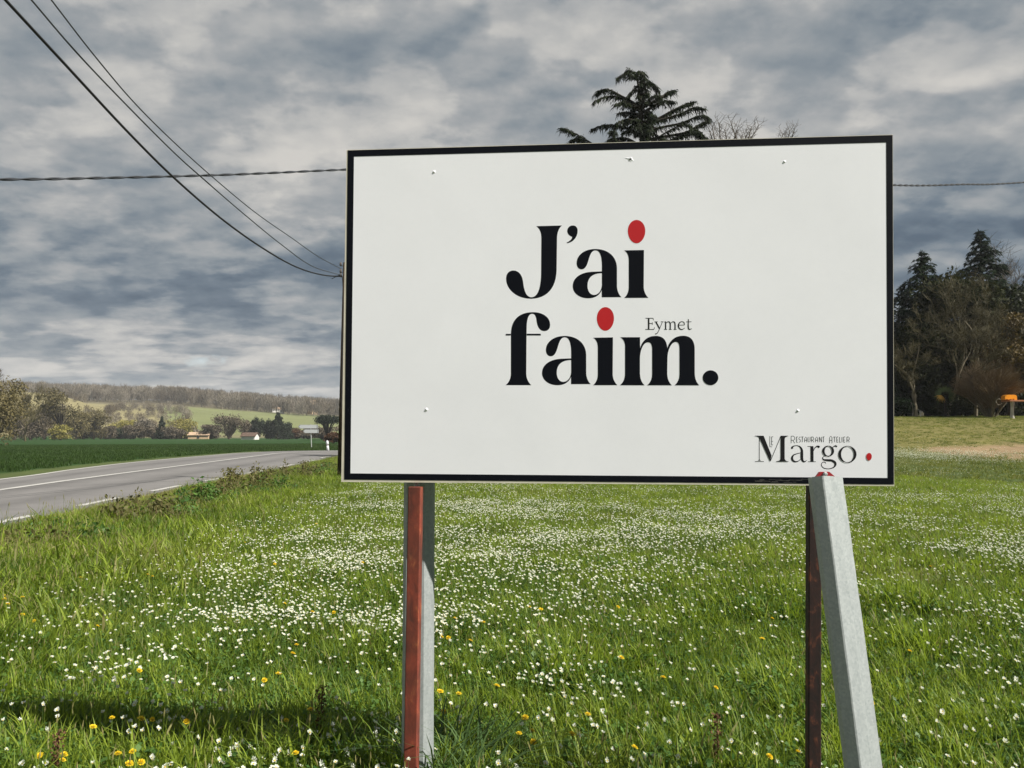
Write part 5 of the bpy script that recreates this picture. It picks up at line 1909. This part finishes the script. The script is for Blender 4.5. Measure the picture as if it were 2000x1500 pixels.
s_[rng.random(n_) < .12] *= .6
rot = np.stack([np.zeros(n_), np.zeros(n_), rng.random(n_) * 6.28], 1)
instancer('far_wood', np.stack([x, y, H(x, y) - .5], 1), rot, np.stack([s_ * .95, s_ * .95, s_], 1), rng.integers(0, 6, n_), wood_src, 'leafless grey brown wood along the ridge of the far hill', 'wood')
# scrub on the pale slope
n_ = 260
u_ = -.66 + .24 * rng.random(n_); r_ = 360 + 230 * rng.random(n_)
k_ = vnoise(u_ * 60, r_ * .03, 1, 67) > .5
u_, r_ = u_[k_], r_[k_]
y = r_ / np.sqrt(1 + u_ ** 2); x = y * u_
n_ = len(x)
s_ = 2 + 5.5 * rng.random(n_)
rot = np.stack([np.zeros(n_), np.zeros(n_), rng.random(n_) * 6.28], 1)
src2 = [source('scrub_kind', (lambda mb_: mb_)(MB()), [m_far_olive]) for _ in range(0)]
instancer('hill_scrub', np.stack([x, y, H(x, y) - .17 * s_], 1), rot, np.stack([s_ * 1.2, s_ * 1.2, s_], 1), rng.integers(0, 6, n_), [s2.copy() for s2 in wood_src], 'small bare scrub trees scattered over the pale slope', 'scrub')

# ------------------------------------------------------------------ buildings
def house(name, px, pybase, d, wd, dp, eave, ridge, label, m_w, m_r, rot=0.0, wins=3, cat='house'):
    c = far_pt(px, d)
    root = empty(name, c, label, cat)
    Rz = Matrix.Rotation(rot, 3, 'Z')
    T = lambda x, y, z: c + Rz @ Vector((x, y, z))
    hw, hd = wd / 2, dp / 2
    mb = MB()
    mb.add([T(-hw, -hd, -.5), T(hw, -hd, -.5), T(hw, hd, -.5), T(-hw, hd, -.5), T(-hw, -hd, eave), T(hw, -hd, eave), T(hw, hd, eave), T(-hw, hd, eave), T(-hw, 0, ridge), T(hw, 0, ridge)],
           [(0, 1, 5, 4), (2, 3, 7, 6), (1, 2, 6, 9, 5), (3, 0, 4, 8, 7)])
    mb.build('wall', m_w, root)
    mb = MB()
    e = .35
    sl_ = (ridge - eave) / hd
    for s_ in (-1, 1):
        mb.add([T(-hw - e, s_ * (hd + e), eave - e * sl_ + .05), T(hw + e, s_ * (hd + e), eave - e * sl_ + .05), T(hw + e, 0, ridge + .06), T(-hw - e, 0, ridge + .06),
                T(-hw - e, s_ * (hd + e), eave - e * sl_ + .22), T(hw + e, s_ * (hd + e), eave - e * sl_ + .22), T(hw + e, 0, ridge + .24), T(-hw - e, 0, ridge + .24)],
               [(0, 1, 2, 3), (4, 5, 6, 7), (0, 1, 5, 4), (1, 2, 6, 5), (3, 0, 4, 7)])
    mb.build('roof', m_r, root)
    for k in range(wins):
        x0 = -hw + wd * (k + .5) / wins
        mb = MB()
        mb.box(T(x0, -hd - .03, eave * .55), (.9, .08, 1.2), Rz)
        mb.build('window', m_glass, root)
    return root


m_glass = mat('window_glass', (.03, .035, .04), .15, spec=.6)
m_wall_tan = mat('tan_render', (.50, .36, .22), .9, var=.1)
m_wall_white = mat('white_render', (.62, .60, .56), .9, var=.08)
m_tile = mat('terracotta_tiles', (.10, .065, .048), .85, var=.3, scale=1.5)
m_tile_pale = mat('pale_tiles', (.42, .30, .20), .85, var=.25, scale=1.5)
house('farmhouse', 393, 849, 300, 7.6, 6, 1.5, 2.5, 'long low tan house with a pale tiled roof at the edge of the crop field', m_wall_tan, m_tile_pale, .1, 1)
house('shed', 490, 853, 262, 4.6, 4, 1.15, 2.2, 'low white shed with a brown roof half sunk behind the crop field', m_wall_white, m_tile, -.05, 0, 'shed')
house('house', 540, 0, 612, 6, 6, 3.2, 4.6, 'white house at the foot of the ridge wood', m_wall_white, m_tile_pale, .3, 3)
house('house', 549, 0, 600, 4.5, 5, 3.0, 4.4, 'small pale outbuilding right beside the white house', m_wall_white, m_tile_pale, .3, 1)
house('house', 610, 0, 640, 6, 7, 9.0, 11.5, 'tall cream house standing in the ridge wood above the umbrella pine', m_wall_tan, m_tile_pale, -.5, 2)

# ------------------------------------------------------------------ direction sign and marker post at the bend
m_panel_w = mat('sign_white', (.55, .56, .57), .5, var=.05)
m_pole_g = mat('sign_pole', (.42, .43, .42), .5, .3)
gs = G(608.5, 876)
ds = gs.y
root = empty('direction_sign', gs, 'two arrow shaped white direction boards on a grey pole at the bend', 'road sign')
tp = P(606.5, 828.5, ds)
mb = MB(); mb.tube([gs, Vector((tp.x, tp.y, tp.z))], .05, 8); mb.build('pole', m_pole_g, root)
for (x0, x1, y0, y1) in ((582, 621, 829.5, 837), (591.5, 622, 838.5, 846)):
    mb = MB()
    q = [P(x0 + 3.5, y0, ds - .1), P(x1, y0, ds - .1), P(x1, y1, ds - .1), P(x0 + 3.5, y1, ds - .1), P(x0, (y0 + y1) / 2, ds - .1)]
    n = len(q)
    mb.add(q + [p + Vector((0, .04, 0)) for p in q], [tuple(range(n)), tuple(range(2 * n - 1, n - 1, -1))] + [(i, i + n, (i + 1) % n + n, (i + 1) % n) for i in range(n)])
    bd = mb.build('arrow_board', m_panel_w, root)
    mb = MB()      # dark border line just proud of the board
    e = .03
    pl = [p + Vector((0, -.004, 0)) for p in q]
    ctr = sum(pl, Vector()) / n
    inn = [p.lerp(ctr, .10) for p in pl]
    out_ = [p.lerp(ctr, .04) for p in pl]
    mb.add(out_ + inn, [(i, (i + 1) % n, n + (i + 1) % n, n + i) for i in range(n)])
    mb.build('board_border', mat('sign_edge', (.12, .13, .14), .5), bd)
gm = G(641, 881)
root = empty('marker_post', gm, 'short white roadside marker post with a dark band at the bend', 'marker post')
hh = 20.5 / F * gm.y
w2 = 2.6 / F * gm.y
for nm, z0, z1, m_ in (('post', 0, .52, m_panel_w), ('reflector_band', .50, .62, mat('red_band', (.16, .12, .12), .5)), ('post_top', .60, 1.0, m_panel_w)):
    mb = MB()
    k2 = 1.0 if nm != 'reflector_band' else .8
    lean = -.10
    def c2(z):
        return Vector((gm.x + lean * z * hh - .02, gm.y, gm.z + z * hh))
    r0 = w2 * k2
    if nm == 'post_top':
        mb.tube([c2(z0), c2(.7), c2(.9), c2(1.0)], [r0 * .8, r0 * 1.05, r0, r0 * .5], 10)
    else:
        mb.tube([c2(z0), c2(z1)], [r0, r0 * .9], 10)
    mb.build(nm, m_, root, smooth=True)

# ------------------------------------------------------------------ garden things on the right
m_or = mat('orange_plastic', (.72, .26, .012), .4, var=.12, scale=4)
m_table = mat('table_top', (.36, .15, .07), .7, var=.2, scale=5)
m_conc = mat('pale_concrete', (.42, .40, .36), .85, var=.15)
dt = 54.0
gt = at_ground(1977, dt)
zt = P(1975, 783, dt).z
root = empty('garden_table', gt, 'garden table with an orange brown top on a pale pedestal at the lawn edge', 'table')
mb = MB()
cx = P(1994, 783, dt).x
mb.box((cx, dt, zt), (2.15, 1.0, .09)); mb.build('tabletop', m_table, root)
for xx in (P(1976, 790, dt).x, P(2012, 790, dt).x):
    zg = h1(xx, dt)
    mb = MB(); mb.lathe((xx, dt, zg - .05), [(.15, 0), (.13, .1), (.085, max(.2, (zt - zg) * .7)), (.10, zt - zg)], 10); mb.build('pedestal', m_conc, root)
mb = MB()
q0 = P(1961, 781, dt - .1); q1 = P(1984, 770.5, dt - .1)
cxx, wx, hz_ = (q0.x + q1.x) / 2, (q1.x - q0.x), (q1.z - q0.z)
prof = [(-.5, .05), (-.5, .65), (-.42, .9), (-.28, 1), (.3, 1), (.44, .9), (.5, .65), (.5, .05), (.30, 0), (.22, .3), (.10, .05), (-.05, .25), (-.2, .02), (-.35, .25)]
zb = zt + .046
vs = [(cxx + a * wx, dt - .22, zb + b_ * hz_) for a, b_ in prof] + [(cxx + a * wx, dt + .22, zb + b_ * hz_) for a, b_ in prof]
n = len(prof)
mb.add(vs, [tuple(range(n)), tuple(range(2 * n - 1, n - 1, -1))] + [(i, i + n, (i + 1) % n + n, (i + 1) % n) for i in range(n)])
tag(mb.build('orange_crate', m_or), 'bright orange plastic tub lying on the garden table', 'tub')
# hoop of pale hose beside the table
mb = MB()
hc = P(1951, 785, dt - .3)
mb.tube([hc + Vector((math.cos(a) * .19, .03 * math.sin(3 * a), math.sin(a) * .21)) for a in np.linspace(.9, 5.9, 22)], .016, 5)
ob = mb.build('hose_hoop', mat('pale_hose', (.32, .27, .2), .6)); tag(ob, 'pale curved hose hanging from the end of the garden table', 'hose')
# curved pipe, white stake, leaning stick at the foot of the dark shrubs
def gpath(name, pix, d, r, m_, label, cat):
    pts = [P(px, py, d) for px, py in pix]
    pts[0].z = h1(pts[0].x, pts[0].y) - .03
    mb = MB(); mb.tube(catmull(pts, 6), r, 6)
    tag(mb.build(name, m_, smooth=True), label, cat)


m_stake = mat('pale_stake', (.40, .40, .38), .6)
gpath('bent_pipe', [(1782.5, 821), (1783, 800), (1781, 789), (1776, 784.5), (1772, 785)], 57.2, .022, mat('grey_pipe', (.22, .2, .18), .6), 'grey pipe bent over at the top, standing below the dark shrubs', 'pipe')
gpath('white_stake', [(1798, 819), (1798, 812), (1798, 804)], 57.2, .035, m_stake, 'short white stake standing right of the bent pipe', 'stake')
gpath('leaning_stick', [(1750, 823), (1758, 812), (1765, 803)], 57.2, .02, mat('stick', (.22, .19, .14), .8), 'pale stick leaning beside the right edge of the billboard', 'stick')
# yellowing palm beneath the shrubs
pb = at_ground(1846, 57)
root = empty('small_palm', pb, 'small palm with one yellowed drooping fan leaf in front of the dark shrubs', 'palm')
mb = MB(); hp_ = P(1846, 776, 57).z - pb.z
mb.tube([pb, pb + Vector((0, 0, hp_))], [.09, .07], 7); mb.build('trunk', m_bark_dark, root)


def fan(c, d, L, n, m_, nm):
    mb = MB()
    rg = random.Random(int(L * 1000))
    d = Vector(d).normalized()
    s2 = d.cross(Vector((0, 1, 0))).normalized()
    for k in range(n):
        a = (k / (n - 1) - .5) * 2.2
        v = (d * math.cos(a) + s2 * math.sin(a)).normalized() * L * rg.uniform(.85, 1.1)
        w3 = v.cross(Vector((0, 1, 0))).normalized() * .028
        mb.add([c, c + v * .5 + w3, c + v + Vector((0, 0, -L * .18)), c + v * .5 - w3], [(0, 1, 2, 3)])
    mb.build(nm, m_, root)


tpp = pb + Vector((0, 0, hp_))
m_palm_y = leafmat('yellow_palm', (.30, .17, .03), (.45, .26, .05), 3, .2)
m_palm_g = leafmat('green_palm', (.03, .05, .015), (.08, .11, .035), 3, .2)
fan(tpp + Vector((-.35, -.2, .15)), (-.35, 0, -.9), .52, 9, m_palm_y, 'dead_frond')
for k, (dx, dz) in enumerate(((-.8, .5), (-.3, .9), (.3, .9), (.85, .45), (.9, -.1), (-1, .05))):
    fan(tpp + Vector((dx * .3, -.1 * (k % 2), dz * .3 + .1)), (dx, 0, dz), .62 + .01 * k, 11, m_palm_g, 'frond')

print('objects', len(bpy.data.objects))

# ------------------------------------------------------------------ haze over the valley
m_haze = bpy.data.materials.new('haze')
m_haze.use_nodes = True
t = NT(m_haze.node_tree)
pv = t.n('ShaderNodeVolumePrincipled')
pv.inputs['Color'].default_value = (.90, .93, .97, 1)
pv.inputs['Density'].default_value = 0.00020
o = t.n('ShaderNodeOutputMaterial')
t.l(pv.outputs[0], o.inputs['Volume'])
mb = MB()
mb.box((0, 0, 48), (5800, 5800, 100))
tag(mb.build('haze', m_haze), 'thin pale haze lying over the valley', 'haze', kind='stuff')
